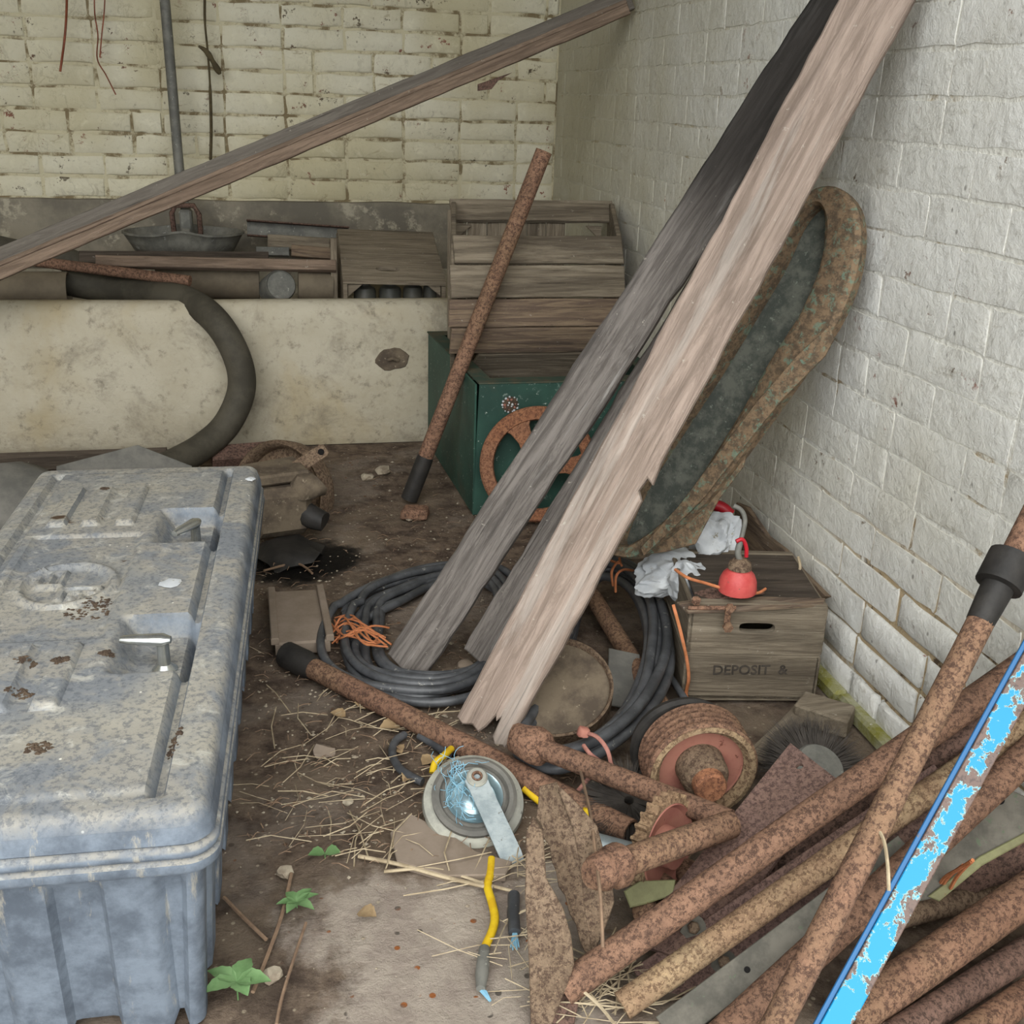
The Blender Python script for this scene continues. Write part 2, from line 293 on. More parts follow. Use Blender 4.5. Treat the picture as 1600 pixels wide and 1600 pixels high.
# ------------------------------------------------------------------ mesh helpers
WM = {}
def frame(o, xa, za=None):
    x = V(xa).normalized(); z = V(za) if za is not None else V((0, 0, 1))
    if abs(x.dot(z.normalized())) > .995: z = V((0, 1, 0))
    y = z.cross(x).normalized(); z = x.cross(y)
    return Matrix(((x.x, y.x, z.x, o[0]), (x.y, y.y, z.y, o[1]), (x.z, y.z, z.z, o[2]), (0, 0, 0, 1)))
def frame_n(o, n, up=None):           # local z = n
    n = V(n).normalized(); u = V(up) if up is not None else V((0, 0, 1))
    if abs(n.dot(u.normalized())) > .99: u = V((0, 1, 0))
    x = u.cross(n).normalized(); y = n.cross(x)
    return Matrix(((x.x, y.x, n.x, o[0]), (x.y, y.y, n.y, o[1]), (x.z, y.z, n.z, o[2]), (0, 0, 0, 1)))
class MB:
    def __init__(s): s.v = []; s.f = []
    def add(s, vs, fs):
        b = len(s.v); s.v += [V(p) for p in vs]; s.f += [tuple(b+i for i in f) for f in fs]; return s
    def box(s, c, d, rot=None, ch=0.0):
        c = V(c); hx_, hy, hz = d[0]/2, d[1]/2, d[2]/2
        if ch <= 0:
            vs = [V((a*hx_, b*hy, e*hz)) for a in (-1, 1) for b in (-1, 1) for e in (-1, 1)]
            fs = [(0, 1, 3, 2), (4, 6, 7, 5), (0, 4, 5, 1), (2, 3, 7, 6), (0, 2, 6, 4), (1, 5, 7, 3)]
        else:
            vs = []; idx = {}
            for a in (-1, 1):
                for b in (-1, 1):
                    for e in (-1, 1):
                        for ax in range(3):
                            p = [a*(hx_-ch), b*(hy-ch), e*(hz-ch)]; p[ax] = (a*hx_, b*hy, e*hz)[ax]
                            idx[(a, b, e, ax)] = len(vs); vs.append(V(p))
            I = idx; fs = []
            for a in (-1, 1):
                q = [I[(a, -1, -1, 0)], I[(a, 1, -1, 0)], I[(a, 1, 1, 0)], I[(a, -1, 1, 0)]]; fs.append(tuple(q if a > 0 else q[::-1]))
                q = [I[(-1, a, -1, 1)], I[(-1, a, 1, 1)], I[(1, a, 1, 1)], I[(1, a, -1, 1)]]; fs.append(tuple(q if a > 0 else q[::-1]))
                q = [I[(-1, -1, a, 2)], I[(1, -1, a, 2)], I[(1, 1, a, 2)], I[(-1, 1, a, 2)]]; fs.append(tuple(q if a > 0 else q[::-1]))
            for a in (-1, 1):
                for b in (-1, 1):
                    fs.append((I[(a, b, -1, 0)], I[(a, b, 1, 0)], I[(a, b, 1, 1)], I[(a, b, -1, 1)]))
                    fs.append((I[(a, -1, b, 0)], I[(a, 1, b, 0)], I[(a, 1, b, 2)], I[(a, -1, b, 2)]))
                    fs.append((I[(-1, a, b, 1)], I[(1, a, b, 1)], I[(1, a, b, 2)], I[(-1, a, b, 2)]))
            for a in (-1, 1):
                for b in (-1, 1):
                    for e in (-1, 1): fs.append((I[(a, b, e, 0)], I[(a, b, e, 1)], I[(a, b, e, 2)]))
        if rot is not None: vs = [rot @ p for p in vs]
        return s.add([p+c for p in vs], fs)
    def tube(s, pts, r, n=10, caps=True, closed=False):
        pts = [V(p) for p in pts]; m = len(pts); rs = r if isinstance(r, (list, tuple)) else [r]*m
        rings = []; prev = None
        for i, p in enumerate(pts):
            if closed: t = pts[(i+1) % m]-pts[i-1]
            else: t = pts[min(i+1, m-1)]-pts[max(i-1, 0)]
            t = t.normalized() if t.length > 1e-9 else V((1, 0, 0))
            if prev is None:
                a = V((0, 0, 1)) if abs(t.z) < .9 else V((1, 0, 0)); u = t.cross(a).normalized()
            else:
                u = prev - t*prev.dot(t); u = u.normalized() if u.length > 1e-6 else t.orthogonal().normalized()
            prev = u; w_ = t.cross(u)
            rings.append([p + (u*math.cos(2*math.pi*j/n) + w_*math.sin(2*math.pi*j/n))*rs[i] for j in range(n)])
        vs = [q for g in rings for q in g]; fs = []
        for i in range(m if closed else m-1):
            k2 = (i+1) % m
            for j in range(n): fs.append((i*n+j, i*n+(j+1) % n, k2*n+(j+1) % n, k2*n+j))
        if caps and not closed:
            fs.append(tuple(range(n))[::-1]); fs.append(tuple((m-1)*n+j for j in range(n)))
        return s.add(vs, fs)
    def lathe(s, prof, n=32, M=None, a0=0, a1=2*math.pi):      # prof: (radius, z) about local z
        full = abs(a1-a0-2*math.pi) < 1e-6; cnt = n if full else n+1
        vs = []; m = len(prof)
        for i in range(cnt):
            a = a0+(a1-a0)*i/n
            for r_, z_ in prof: vs.append(V((r_*math.cos(a), r_*math.sin(a), z_)))
        fs = []
        for i in range(n):
            k2 = (i+1) % cnt
            for j in range(m-1): fs.append((i*m+j, k2*m+j, k2*m+j+1, i*m+j+1))
        if M is not None: vs = [M @ p for p in vs]
        return s.add(vs, fs)
    def prism(s, out, t, ch=0.0, M=None, z0=0.0):               # polygon (x,y) CCW, z0-t .. z0, chamfered top
        n = len(out); P = [V((a[0], a[1])) for a in out]
        area = sum(P[i].x*P[(i+1) % n].y-P[(i+1) % n].x*P[i].y for i in range(n))
        if area < 0: P = P[::-1]
        def inset(d):
            q = []
            for i in range(n):
                e1 = (P[i]-P[i-1]); e2 = (P[(i+1) % n]-P[i])
                n1 = V((-e1.y, e1.x)).normalized() if e1.length > 1e-9 else V((0, 0)); n2 = V((-e2.y, e2.x)).normalized() if e2.length > 1e-9 else V((0, 0))
                b = n1+n2; b = b.normalized() if b.length > 1e-6 else n1
                q.append(P[i]+b*d/max(.5, b.dot(n1)))
            return q
        rows = []
        if ch > 0:
            I = inset(ch); rows = [(I, z0-t), (P, z0-t+ch), (P, z0-ch), (I, z0)]
        else: rows = [(P, z0-t), (P, z0)]
        vs = [V((p.x, p.y, z)) for q, z in rows for p in q]; fs = []
        for k2 in range(len(rows)-1):
            for i in range(n): fs.append((k2*n+i, k2*n+(i+1) % n, (k2+1)*n+(i+1) % n, (k2+1)*n+i))
        fs.append(tuple(range(n))[::-1]); fs.append(tuple((len(rows)-1)*n+i for i in range(n)))
        if M is not None: vs = [M @ p for p in vs]
        return s.add(vs, fs)
    def ring_plate(s, outer, inner, t, M=None, z0=0.0):         # plate with one hole, both loops same count
        n = len(outer); vs = [V((p[0], p[1], z)) for z in (z0-t, z0) for q in (outer, inner) for p in q]; fs = []
        for i in range(n):
            j = (i+1) % n
            fs.append((2*n+i, 2*n+j, 3*n+j, 3*n+i)); fs.append((j, i, n+i, n+j))
            fs.append((i, j, 2*n+j, 2*n+i)); fs.append((n+j, n+i, 3*n+i, 3*n+j))
        if M is not None: vs = [M @ p for p in vs]
        return s.add(vs, fs)
    def jitter(s, a, sc=8.0, seed=0):
        o = V((seed*7.3, seed*3.1, seed*5.7)); s.v = [p + noise.noise_vector(p*sc+o)*a for p in s.v]; return s
def link(o, parent=None):
    COL.objects.link(o)
    return o
def build(mb, name, mat, parent=None, M=None, smooth=None, origin=None, local=False):
    """mb.v in world coords (or, with local=True, already in the frame M). M gives the object's frame."""
    if M is None:
        if origin is None:
            if parent is not None: origin = WM[parent].translation
            else:
                xs = [p.x for p in mb.v]; ys = [p.y for p in mb.v]; zs = [p.z for p in mb.v]
                origin = V(((min(xs)+max(xs))/2, (min(ys)+max(ys))/2, min(zs)))
        M = Matrix.Translation(origin)
    vs = mb.v if local else [M.inverted() @ p for p in mb.v]
    me = bpy.data.meshes.new(name); me.from_pydata([tuple(p) for p in vs], [], mb.f); me.update()
    if smooth is not None and smooth > 0:
        me.polygons.foreach_set('use_smooth', [True]*len(me.polygons))
        try: me.set_sharp_from_angle(angle=math.radians(smooth))
        except Exception: pass
    me.materials.append(MT[mat] if isinstance(mat, str) else mat)
    o = bpy.data.objects.new(name, me); COL.objects.link(o)
    if parent is not None:
        o.parent = parent; o.matrix_local = WM[parent].inverted() @ M
    else: o.matrix_local = M
    WM[o] = M.copy(); return o
def tag(o, label, cat, group=None, kind=None):
    if label: o['label'] = label
    if cat: o['category'] = cat
    if group: o['group'] = group
    if kind: o['kind'] = kind
    return o
def thing(name, loc, label, cat, group=None):
    o = bpy.data.objects.new(name, None); COL.objects.link(o); o.location = loc; o.empty_display_size = .05
    WM[o] = Matrix.Translation(V(loc)); return tag(o, label, cat, group)
def cat_rom(pts, k=8, closed=False):
    P = [V(p) for p in pts]; n = len(P); out = []
    for i in range(n if closed else n-1):
        p0 = P[i-1] if (i > 0 or closed) else P[0]; p1 = P[i]; p2 = P[(i+1) % n]; p3 = P[(i+2) % n] if (closed or i+2 < n) else P[-1]
        for j in range(k):
            t = j/k; out.append(.5*((2*p1)+(p2-p0)*t+(2*p0-5*p1+4*p2-p3)*t*t+(3*p1-p0-3*p2+p3)*t**3))
    if not closed: out.append(P[-1])
    return out
def pipe_mb(L, r, hollow=True, n=16, wall=.004, wob=0.0):
    mb = MB(); m = max(2, int(L/.06)+1)
    pts = [V((L*i/(m-1), 0, 0)) for i in range(m)]
    if wob: pts = [p+V((0, noise.noise(p*3+V((r*999, 0, 0))), noise.noise(p*3+V((0, 5, r*777)))))*wob for p in pts]
    mb.tube(pts, r, n, caps=not hollow)
    if hollow:
        for x0, x1 in ((0, .12), (L, L-.12)):
            x1 = min(max(x1, 0), L); ri = r-wall
            ring = [V((x0, r*math.cos(2*math.pi*j/n), r*math.sin(2*math.pi*j/n))) for j in range(n)]
            mb.tube([V((x0, 0, 0)), V((x1, 0, 0))], ri, n, caps=False)
            a = [V((x0, r*math.cos(2*math.pi*j/n), r*math.sin(2*math.pi*j/n))) for j in range(n)]
            b = [V((x0, ri*math.cos(2*math.pi*j/n), ri*math.sin(2*math.pi*j/n))) for j in range(n)]
            mb.add(a+b, [(j, (j+1) % n, n+(j+1) % n, n+j) for j in range(n)])
            mb.add([V((x1, ri*math.cos(2*math.pi*j/n), ri*math.sin(2*math.pi*j/n))) for j in range(n)], [tuple(range(n))])
    return mb
def pipe(name, p0, p1, r, mat, parent=None, hollow=True, wob=0.0, n=16):
    p0, p1 = V(p0), V(p1); M = frame(p0, p1-p0)
    return build(pipe_mb((p1-p0).length, r, hollow, n, min(.004, r*.3), wob), name, mat, parent, M, 40, local=True)
def board(name, p0, p1, wid, th, mat, face=None, parent=None, ends=(0, 0), ch=.002, rot=0.0, seed=1, rough=.0):
    """board whose wide face looks along `face` (default: towards the viewer), length p0->p1"""
    p0, p1 = V(p0), V(p1); ax = p1-p0; L = ax.length
    f = V(face) if face is not None else CC-(p0+p1)*.5
    M = frame(p0, ax, f)
    if rot: M = M @ Matrix.Rotation(rot, 4, 'X')
    m = max(2, int(L/.05)); rg = random.Random(seed)
    lo = [(L*i/m, -wid/2+rg.uniform(-1, 1)*rough) for i in range(m+1)]; hi = [(L*i/m, wid/2+rg.uniform(-1, 1)*rough) for i in range(m+1)]
    lo[0] = (lo[0][0]+max(0, ends[0]), lo[0][1]); hi[0] = (hi[0][0]+max(0, -ends[0]), hi[0][1])
    lo[-1] = (lo[-1][0]-max(0, ends[1]), lo[-1][1]); hi[-1] = (hi[-1][0]-max(0, -ends[1]), hi[-1][1])
    mb = MB().prism(lo+hi[::-1], th, min(ch, th*.3), z0=th/2)
    return build(mb, name, mat, parent, M, None, local=True)
def poly_on(name, px, p, n, th, mat, parent=None, ch=.0015, up=None):
    """outline given in photo pixels, cut from sheet of thickness th lying in plane (p, n)"""
    n = V(n).normalized(); M = frame_n(V(p), n, up); Mi = M.inverted()
    q = [Mi @ RP(a[0], a[1], V(p), n) for a in px]
    mb = MB().prism([(a.x, a.y) for a in q], th, min(ch, th*.3))
    return build(mb, name, mat, parent, M, None, local=True)

# ================================================================== SETTING
def fl_h(x, y):
    p = V((x, y, 0))
    h = noise.fractal(p*9, 1.0, 2.0, 4)*.0035 + noise.noise(p*2.3)*.004 - .004
    return min(h, .002)
mb = MB()
def gridmesh(xs, ys, fn):
    vs = [fn(x, y) for y in ys for x in xs]; n = len(xs)
    return vs, [(j*n+i, j*n+i+1, (j+1)*n+i+1, (j+1)*n+i) for j in range(len(ys)-1) for i in range(n-1)]
xs = [-2.6+.2*i for i in range(8)] + [-1.0+.014*i for i in range(148)]
ys = [-3+.5*i for i in range(7)] + [.5+.014*i for i in range(266)]
vs, fs = gridmesh(xs, ys, lambda x, y: V((x, y, fl_h(x, y))))
floor = tag(build(mb.add(vs, fs), 'floor', 'floor', smooth=60, origin=V((0, 0, 0))), None, None, kind='structure')

def wall_plane(name, o, ux, uy, w_, h_, mat, amp):
    mb = MB(); nx, ny = int(w_/.05), int(h_/.05); nrm = V(ux).cross(V(uy))
    vs = []
    for j in range(ny+1):
        for i in range(nx+1):
            p = V(o)+V(ux)*(w_*i/nx)+V(uy)*(h_*j/ny); vs.append(p+nrm*(noise.noise(p*4)*amp-amp))
    fs = [(j*(nx+1)+i, j*(nx+1)+i+1, (j+1)*(nx+1)+i+1, (j+1)*(nx+1)+i) for j in range(ny) for i in range(nx)]
    return tag(build(mb.add(vs, fs), name, mat, smooth=60, origin=V(o)), None, None, kind='structure')
wall_back = wall_plane('wall_back', (-2.6, YB, 0), (1, 0, 0), (0, 0, 1), 3.68, 2.8, 'mortar', .0015)
wall_right = wall_plane('wall_right', (XR, YB+.03, 0), (0, -1, 0), (0, 0, 1), 3.93, 2.8, 'mortar_w', .0015)
wall_left = tag(build(MB().box((-2.65, 2.1, 1.4), (.1, 4.2, 2.8)), 'wall_left', 'lime_back'), None, None, kind='structure')
ceil_ = tag(build(MB().box((-.8, 2.55, 2.85), (3.8, 3.6, .1)), 'unseen_ceiling', 'wood_dark'), None, None, kind='structure')  # out of view, added to shade the interior; height chosen for light at the back

def brick_mesh(name, L, H, mat, seed, rnd=.006):
    """front face of a brick, local x = length, y = height, z = outward; worn edges"""
    nx, ny = 6, 3; vs = []; rg = random.Random(seed)
    for j in range(ny+1):
        for i in range(nx+1):
            u, v_ = (0, .035, .25, .5, .75, .965, 1)[i], (0, .10, .90, 1)[j]
            e = min(u*L, (1-u)*L, v_*H, (1-v_)*H)
            x, y = u*L-L/2, v_*H-H/2; z = 0.0
            if i in (0, nx): x += rg.uniform(-1, 1)*.003
            if j in (0, ny): y += rg.uniform(-1, 1)*.003
            if e < 1e-6: z = -rnd*rg.uniform(.7, 1.2)
            else: z = rg.uniform(-1, 1)*.0007
            vs.append(V((x, y, z)))
    fs = [(j*(nx+1)+i, j*(nx+1)+i+1, (j+1)*(nx+1)+i+1, (j+1)*(nx+1)+i) for j in range(ny) for i in range(nx)]
    per = [i for i in range(nx+1)] + [j*(nx+1)+nx for j in range(1, ny+1)] + [ny*(nx+1)+i for i in range(nx-1, -1, -1)] + [j*(nx+1) for j in range(ny-1, 0, -1)]
    b = len(vs); vs += [V((vs[i].x, vs[i].y, -.03)) for i in per]; m = len(per)
    fs += [(per[(a+1) % m], per[a], b+a, b+(a+1) % m) for a in range(m)]
    me = bpy.data.meshes.new(name); me.from_pydata([tuple(p) for p in vs], [], fs); me.materials.append(MT[mat])
    me.polygons.foreach_set('use_smooth', [True]*len(me.polygons))
    try: me.set_sharp_from_angle(angle=math.radians(50))
    except Exception: pass
    return me
CH = .0735
def lay(wall, o, ux, nrm, length, z0, z1, mat, tagn, proud):
    LS, LH = .212, .104
    mS = [brick_mesh('brick', LS-.008, CH-.009, mat, 10*tagn+i, .0055 if tagn == 1 else .006) for i in range(6)]
    mH = [brick_mesh('brick', LH-.008, CH-.009, mat, 10*tagn+6+i, .0055 if tagn == 1 else .006) for i in range(3)]
    flS = [brick_mesh('brick', LS-.006, CH-.006, mat, 50+i, .0007) for i in range(6)]; flH = [brick_mesh('brick', LH-.006, CH-.006, mat, 60+i, .0007) for i in range(3)]
    rg = random.Random(tagn); cnt = 0; Wi = WM[wall].inverted()
    R = Matrix(((ux[0], 0, nrm[0]), (ux[1], 0, nrm[1]), (0, 1, 0))).to_4x4()
    nc = int(round((z1-z0)/CH))
    for c in range(nc):
        z = z0+(c+.5)*CH; x = -rg.uniform(0, .1)
        x = -(c % 2)*LS*.5
        while x < length:
            hd = rg.random() < .16; w_ = LH if hd else LS
            a = max(x, 0); b = min(x+w_, length)
            if b-a > .03:
                p = V(o)+V(ux)*((a+b)/2)+V((0, 0, z)); q = proud(p, rg)
                me = rg.choice(mH if hd else mS) if (tagn == 1 or q > .003) else rg.choice(flH if hd else flS)
                M = Matrix.Translation(p+V(nrm)*q) @ R @ Matrix.Rotation(rg.uniform(-.006, .006), 4, 'Z') @ Matrix.Diagonal((((b-a)-.008)/(w_-.008)*rg.uniform(.985, 1.015), rg.uniform(.96, 1.04), 1, 1))
                ob = bpy.data.objects.new('brick', me); COL.objects.link(ob); ob.parent = wall; ob.matrix_local = Wi @ M; cnt += 1
            x += w_
    return cnt
ZL = .705
nb1 = lay(wall_back, (-1.75, YB, 0), (1, 0, 0), (0, -1, 0), 2.8, ZL, ZL+CH*17, 'lime_back', 1, lambda p, r: .002+r.uniform(0, .003))
def prq(p, r):
    er = max(0, 1-abs(p.y-1.45)/.55)*max(0, 1-p.z/.42)
    return .0001+r.uniform(0, .0006)+(er*.010 if er > .15 or r.random() < .04 else 0)
nb2 = lay(wall_right, (XR, 4.19, 0), (0, -1, 0), (-1, 0, 0), 3.15, 0, CH*19, 'lime_right', 2, prq)
# cement render band below the bricks of the back wall
mb = MB(); n = 80
top = [V((-2.6+3.65*i/n, YB-.018+noise.noise(V((i*.3, 1, 0)))*.003, ZL-.004+noise.noise(V((i*.25, 0, 3)))*.007)) for i in range(n+1)]
vs = top + [V((p.x, YB+.02, p.z+.004)) for p in top] + [V((p.x, YB-.022, 0)) for p in top]
fs = [(i, i+1, n+2+i, n+1+i) for i in range(n)] + [(2*n+2+i, 2*n+3+i, i+1, i) for i in range(n)]
tag(build(mb.add(vs, fs), 'trim_1', 'render', smooth=50, origin=V((-2.6, YB, 0))), None, None, kind='structure')
# mossy kerb at the foot of the right wall
mb = MB()
for i in range(6):
    y0 = 1.05+i*.2
    mb.box((XR-.015, y0+.1, .012), (.03, .198, .03+.01*noise.noise(V((i, 0, 0)))), ch=.006)
mb.jitter(.006, 14)
tag(build(mb, 'trim_2', 'moss', smooth=40), None, None, kind='structure')

# ================================================================== FEED TROUGH
YT = 3.42
prof = [(YT+.012, 0), (YT, .03), (YT-.002, .2), (YT, .40), (YT+.006, .44), (YT+.022, .462), (YT+.05, .469), (YT+.085, .466), (YT+.105, .452), (YT+.115, .42), (YT+.14, .36), (YT+.24, .31), (YT+.42, .30), (YT+.60, .34), (YB-.05, .42), (YB-.026, .46)]
mb = MB(); nx = 90; vs = []
for i in range(nx+1):
    x = -2.59+3.63*i/nx
    for (a, b) in prof:
        q = noise.noise(V((x*2.2, a*3, b*3)))*.006
        vs.append(V((x, a+q*(1 if b > 0 else 0), b + (noise.noise(V((x*1.7, 9, 0)))*.004 if b > .1 else 0))))
m = len(prof); fs = [(i*m+j, (i+1)*m+j, (i+1)*m+j+1, i*m+j+1) for i in range(nx) for j in range(m-1)]
tag(build(mb.add(vs, fs), 'feed_trough', 'trough', smooth=60, origin=V((-.5, YT, 0))), 'long cream concrete feed trough built along the back wall', 'trough')
hp = RY(613, 562, YT-.004)
mb = MB().prism([((.052+.014*noise.noise(V((a, 0, 0))))*math.cos(a), (.036+.01*noise.noise(V((0, a*1.3, 0))))*math.sin(a)) for a in [2*math.pi*i/18 for i in range(18)]], .008, .002, frame_n(hp, (0, -1, 0)))
mb.tube([hp+V((-.015, -.008, .002)), hp+V((.0, -.016, .008)), hp+V((.018, -.008, .0))], .006, 8)
tag(build(mb, 'mud_dauber_nest', 'cobweb_motor', smooth=40), 'grey mud lump stuck to the front of the concrete trough', 'mud lump')

# ================================================================== GREEN STEEL BIN
gx0, gx1, gy0, gy1, gh = .495, 1.03, 2.737, 3.405, .372
bin_ = thing('steel_bin', (.76, gy0, 0), 'dark green painted open steel bin standing in the corner', 'bin')
def panel(name, a, b, c, d, t, mat, parent, ch=.002):   # quad a,b,c,d sheet of thickness t
    a, b, c, d = map(V, (a, b, c, d)); n_ = (b-a).cross(d-a).normalized(); M = frame(a, b-a, n_); Mi = M.inverted()
    return build(MB().prism([tuple((Mi @ p)[:2]) for p in (a, b, c, d)], t, min(ch, t*.3)), name, mat, parent, M, None, local=True)
panel('front_panel', (gx0, gy0, 0), (gx1, gy0, 0), (gx1, gy0, gh), (gx0+.012, gy0, gh), .006, 'green', bin_)
panel('side_panel', (gx0-.035, gy1, 0), (gx0, gy0, 0), (gx0+.012, gy0, gh), (gx0-.035, gy1, gh), .006, 'green', bin_)
panel('side_panel', (gx1, gy0, 0), (gx1, gy1, 0), (gx1, gy1, gh), (gx1, gy0, gh), .006, 'green', bin_)
panel('back_panel', (gx1, gy1, 0), (gx0-.035, gy1, 0), (gx0-.035, gy1, gh), (gx1, gy1, gh), .006, 'green', bin_)
rim = MB()
o_ = [(gx0+.010, gy0-.002), (gx1+.004, gy0-.002), (gx1+.004, gy1+.003), (gx0-.038, gy1+.003)]
i_ = [(gx0+.05, gy0+.05), (gx1-.04, gy0+.05), (gx1-.04, gy1-.04), (gx0+.008, gy1-.04)]
rim.ring_plate(o_, i_, .004, Matrix.Translation((0, 0, gh+.004)))
build(rim, 'rim', 'green_dusty', bin_)
# round worn badge with red and white bits
bp = RY(797, 632, gy0-.001); Mb = frame_n(bp, (0, -1, 0)); badge = MB()
badge.prism([(.022*math.cos(a), .022*math.sin(a)) for a in [2*math.pi*i/28 for i in range(28)]], .0016, 0, Mb, .0012)
bo = build(badge, 'badge', 'mud', bin_)
rg = random.Random(3)
for nm, mt, rr, cnt in (('red_letter_patch', 'red_rusty', .0145, 7), ('white_fleck', 'white_bag', .0215, 13), ('white_fleck', 'white_bag', .006, 4)):
    mb = MB()
    for i in range(cnt):
        a = 2*math.pi*(i+rg.random()*.6)/cnt; r_ = rr*rg.uniform(.9, 1.08); s_ = rg.uniform(.0012, .0034)
        mb.prism([(r_*math.cos(a)+s_*math.cos(q)*rg.uniform(.6, 1.3), r_*math.sin(a)+s_*math.sin(q)*rg.uniform(.6, 1.3)) for q in [2*math.pi*j/7 for j in range(7)]], .001, 0, Mb, .002)
    build(mb, nm, mt, bo)

# ================================================================== LARGE SLATTED CRATE IN THE BIN
X0, X1 = RY(704, 390, 2.98).x, RY(972, 390, 2.98).x
XB0, XB1 = RY(704, 325, 3.33).x, min(RY(962, 325, 3.33).x, 1.03)
lc = thing('slatted_crate', (.77, 3.0, .33), 'large brown slatted crate with bowed front resting in the green bin', 'crate')
rows = [(368, 3.0), (414, 2.955), (466, 2.925), (511, 2.925), (550, 2.96), (590, 3.03)]
zr = [RY(835, y, Y).z for y, Y in rows]
ext = [(X0+.008, X1), (X0-.006, X1), (X0-.012, X1-.004), (X0-.004, X1-.012), (X0+.05, X1-.06)]
for i in range(5):
    (ya, Ya), (yb, Yb_) = rows[i], rows[i+1]; g = .004 if i else .006
    a = V(((ext[i][0]+ext[i][1])/2, 0, 0)); L = ext[i][1]-ext[i][0]
    c0 = V((ext[i][0], (Ya+Yb_)/2, (zr[i]+zr[i+1])/2)); c1 = V((ext[i][1], (Ya+Yb_)/2, (zr[i]+zr[i+1])/2))
    up = V((0, Ya-Yb_, zr[i]-zr[i+1])); fn = V((0, -up.z, up.y))
    board('slat', c0, c1, up.length-g, .013, 'wood_crate_brown' if i in (2, 3) else 'wood_crate', fn, lc, seed=i, rough=.0012, ends=(0, 0) if i < 4 else (-.03, -.03))
zt = RY(835, 318, 3.34).z
board('top_rail', (XB0, 3.33, RY(830, 330, 3.33).z), (XB1, 3.33, RY(830, 330, 3.33).z), .075, .016, 'wood_crate', (0, -.75, .66), lc, seed=9, rough=.0012)
for xx, xb in ((X0+.002, XB0+.002), (X1-.014, XB1-.014)):
    outl = [(3.02, zr[0]-.004), (2.97, zr[1]), (2.94, zr[2]), (2.94, zr[3]), (2.975, zr[4]), (3.05, zr[5]+.01), (3.36, zr[5]+.02), (3.36, zt), (3.31, zt+.005)]
    sh = (xb-xx)/.35; Mx = Matrix(((sh, 0, 1, xx-sh*2.98), (1, 0, 0, 0), (0, 1, 0, 0), (0, 0, 0, 1)))
    build(MB().prism(outl, .014, .002, Mx, z0=.014), 'end_panel', 'wood_crate', lc)
for i in range(6):
    x = X0+.06+i*.062
    board('inner_board', (x+.012, 3.30, zr[5]+.03), (x+.012, 3.325, zt-.02), .058, .008, 'wood_crate', (0, -1, 0), lc, seed=20+i, rough=.001)
for sx, xx in ((1, X0+.016), (-1, X1-.016)):
    pz = zr[0]+.03
    build(MB().prism([(0, 0), (sx*.05, .0), (0, -.045)], .012, .001, frame_n((xx+(XB0-X0)*.9, 3.30, zt-.062), (0, -1, .0))), 'corner_block', 'wood_crate', lc)
build(MB().box(((X0+X1)/2, 3.18, zr[5]+.012), (X1-X0-.13, .3, .012)), 'bottom_board', 'wood_crate', lc)

# ================================================================== LEANING BOARDS
def lean(name, b, t, wid, th, mat, outline, label, rot=0.0):
    b, t = V(b), V(t); M = frame(b, t-b, CC-(b*.55+t*.45)) @ Matrix.Rotation(rot, 4, 'X')
    L = (t-b).length
    o = build(MB().prism(outline(L, wid), th, .003, z0=th*.5), name, mat, None, M, None, local=True)
    return tag(o, label, 'board')
def jag(L, w_, lo, hi, seed, amp=.0016, n=40):
    rg = random.Random(seed)
    a = [(L*i/n, -w_/2+rg.uniform(-1, 1)*amp+.004*noise.noise(V((i*.2, seed, 0)))) for i in range(n+1)]
    b = [(L*i/n, w_/2+rg.uniform(-1, 1)*amp+.004*noise.noise(V((i*.2, seed+5, 0)))) for i in range(n+1)]
    a = [p for p in a if p[0] > lo[-1][2] if True] if False else a
    return a, b
def out_front(L, w_):
    a, b = jag(L, w_, 0, 0, 3)
    # local y>0 is the left edge as seen, y<0 the right edge
    a = [p for p in a if p[0] > .02]; b = [p for p in b if p[0] > .02]
    nz = .38*L
    a = [p for p in a if not (nz-.035 < p[0] < nz+.015)]
    i = next(i for i, p in enumerate(a) if p[0] > nz)
    a = a[:i]+[(nz-.03, -w_/2+.013), (nz-.004, -w_/2+.009), (nz-.01, -w_/2-.004), (nz+.012, -w_/2-.001)]+a[i:]
    end = [(.006, w_/2-.001), (.0, w_*.36), (.010, w_*.2), (.004, w_*.05), (.02, -w_*.02), (.048, -w_*.08), (.04, -w_*.13), (.05, -w_*.17), (.012, -w_*.2), (.0, -w_*.3), (.008, -w_*.42), (.003, -w_/2+.001)]
    return a+b[::-1]+end
def out_rear(L, w_):
    a, b = jag(L, w_, 0, 0, 8); b = [p for p in b if p[0] > .012]
    rg = random.Random(4)
    return a+b[::-1]+[(.008, w_/2), (.0, 0)]
pb = RZ(752, 1148, .004); pt = RX(1402, -60, .985)
bd_front = lean('leaning_board', pb, pt, .108, .022, 'wood_pale', out_front, 'pale weathered board with split lower end leaning on the right wall', -.2)
rb = RZ(632, 1046, .004); rt = RX(1352, -60, 1.005)
bd_rear = lean('leaning_board', rb, rt, .088, .024, 'wood_tar', out_rear, 'dark grey blackened board leaning behind the pale split board', -.22)
mb_ = RZ(748, 1032, .035); mt_ = RX(1330, 80, 1.02)
bd_mid = lean('leaning_board', mb_, mt_, .075, .018, 'wood_grey', out_rear, 'narrow grey board squeezed between the two leaning boards', .1)

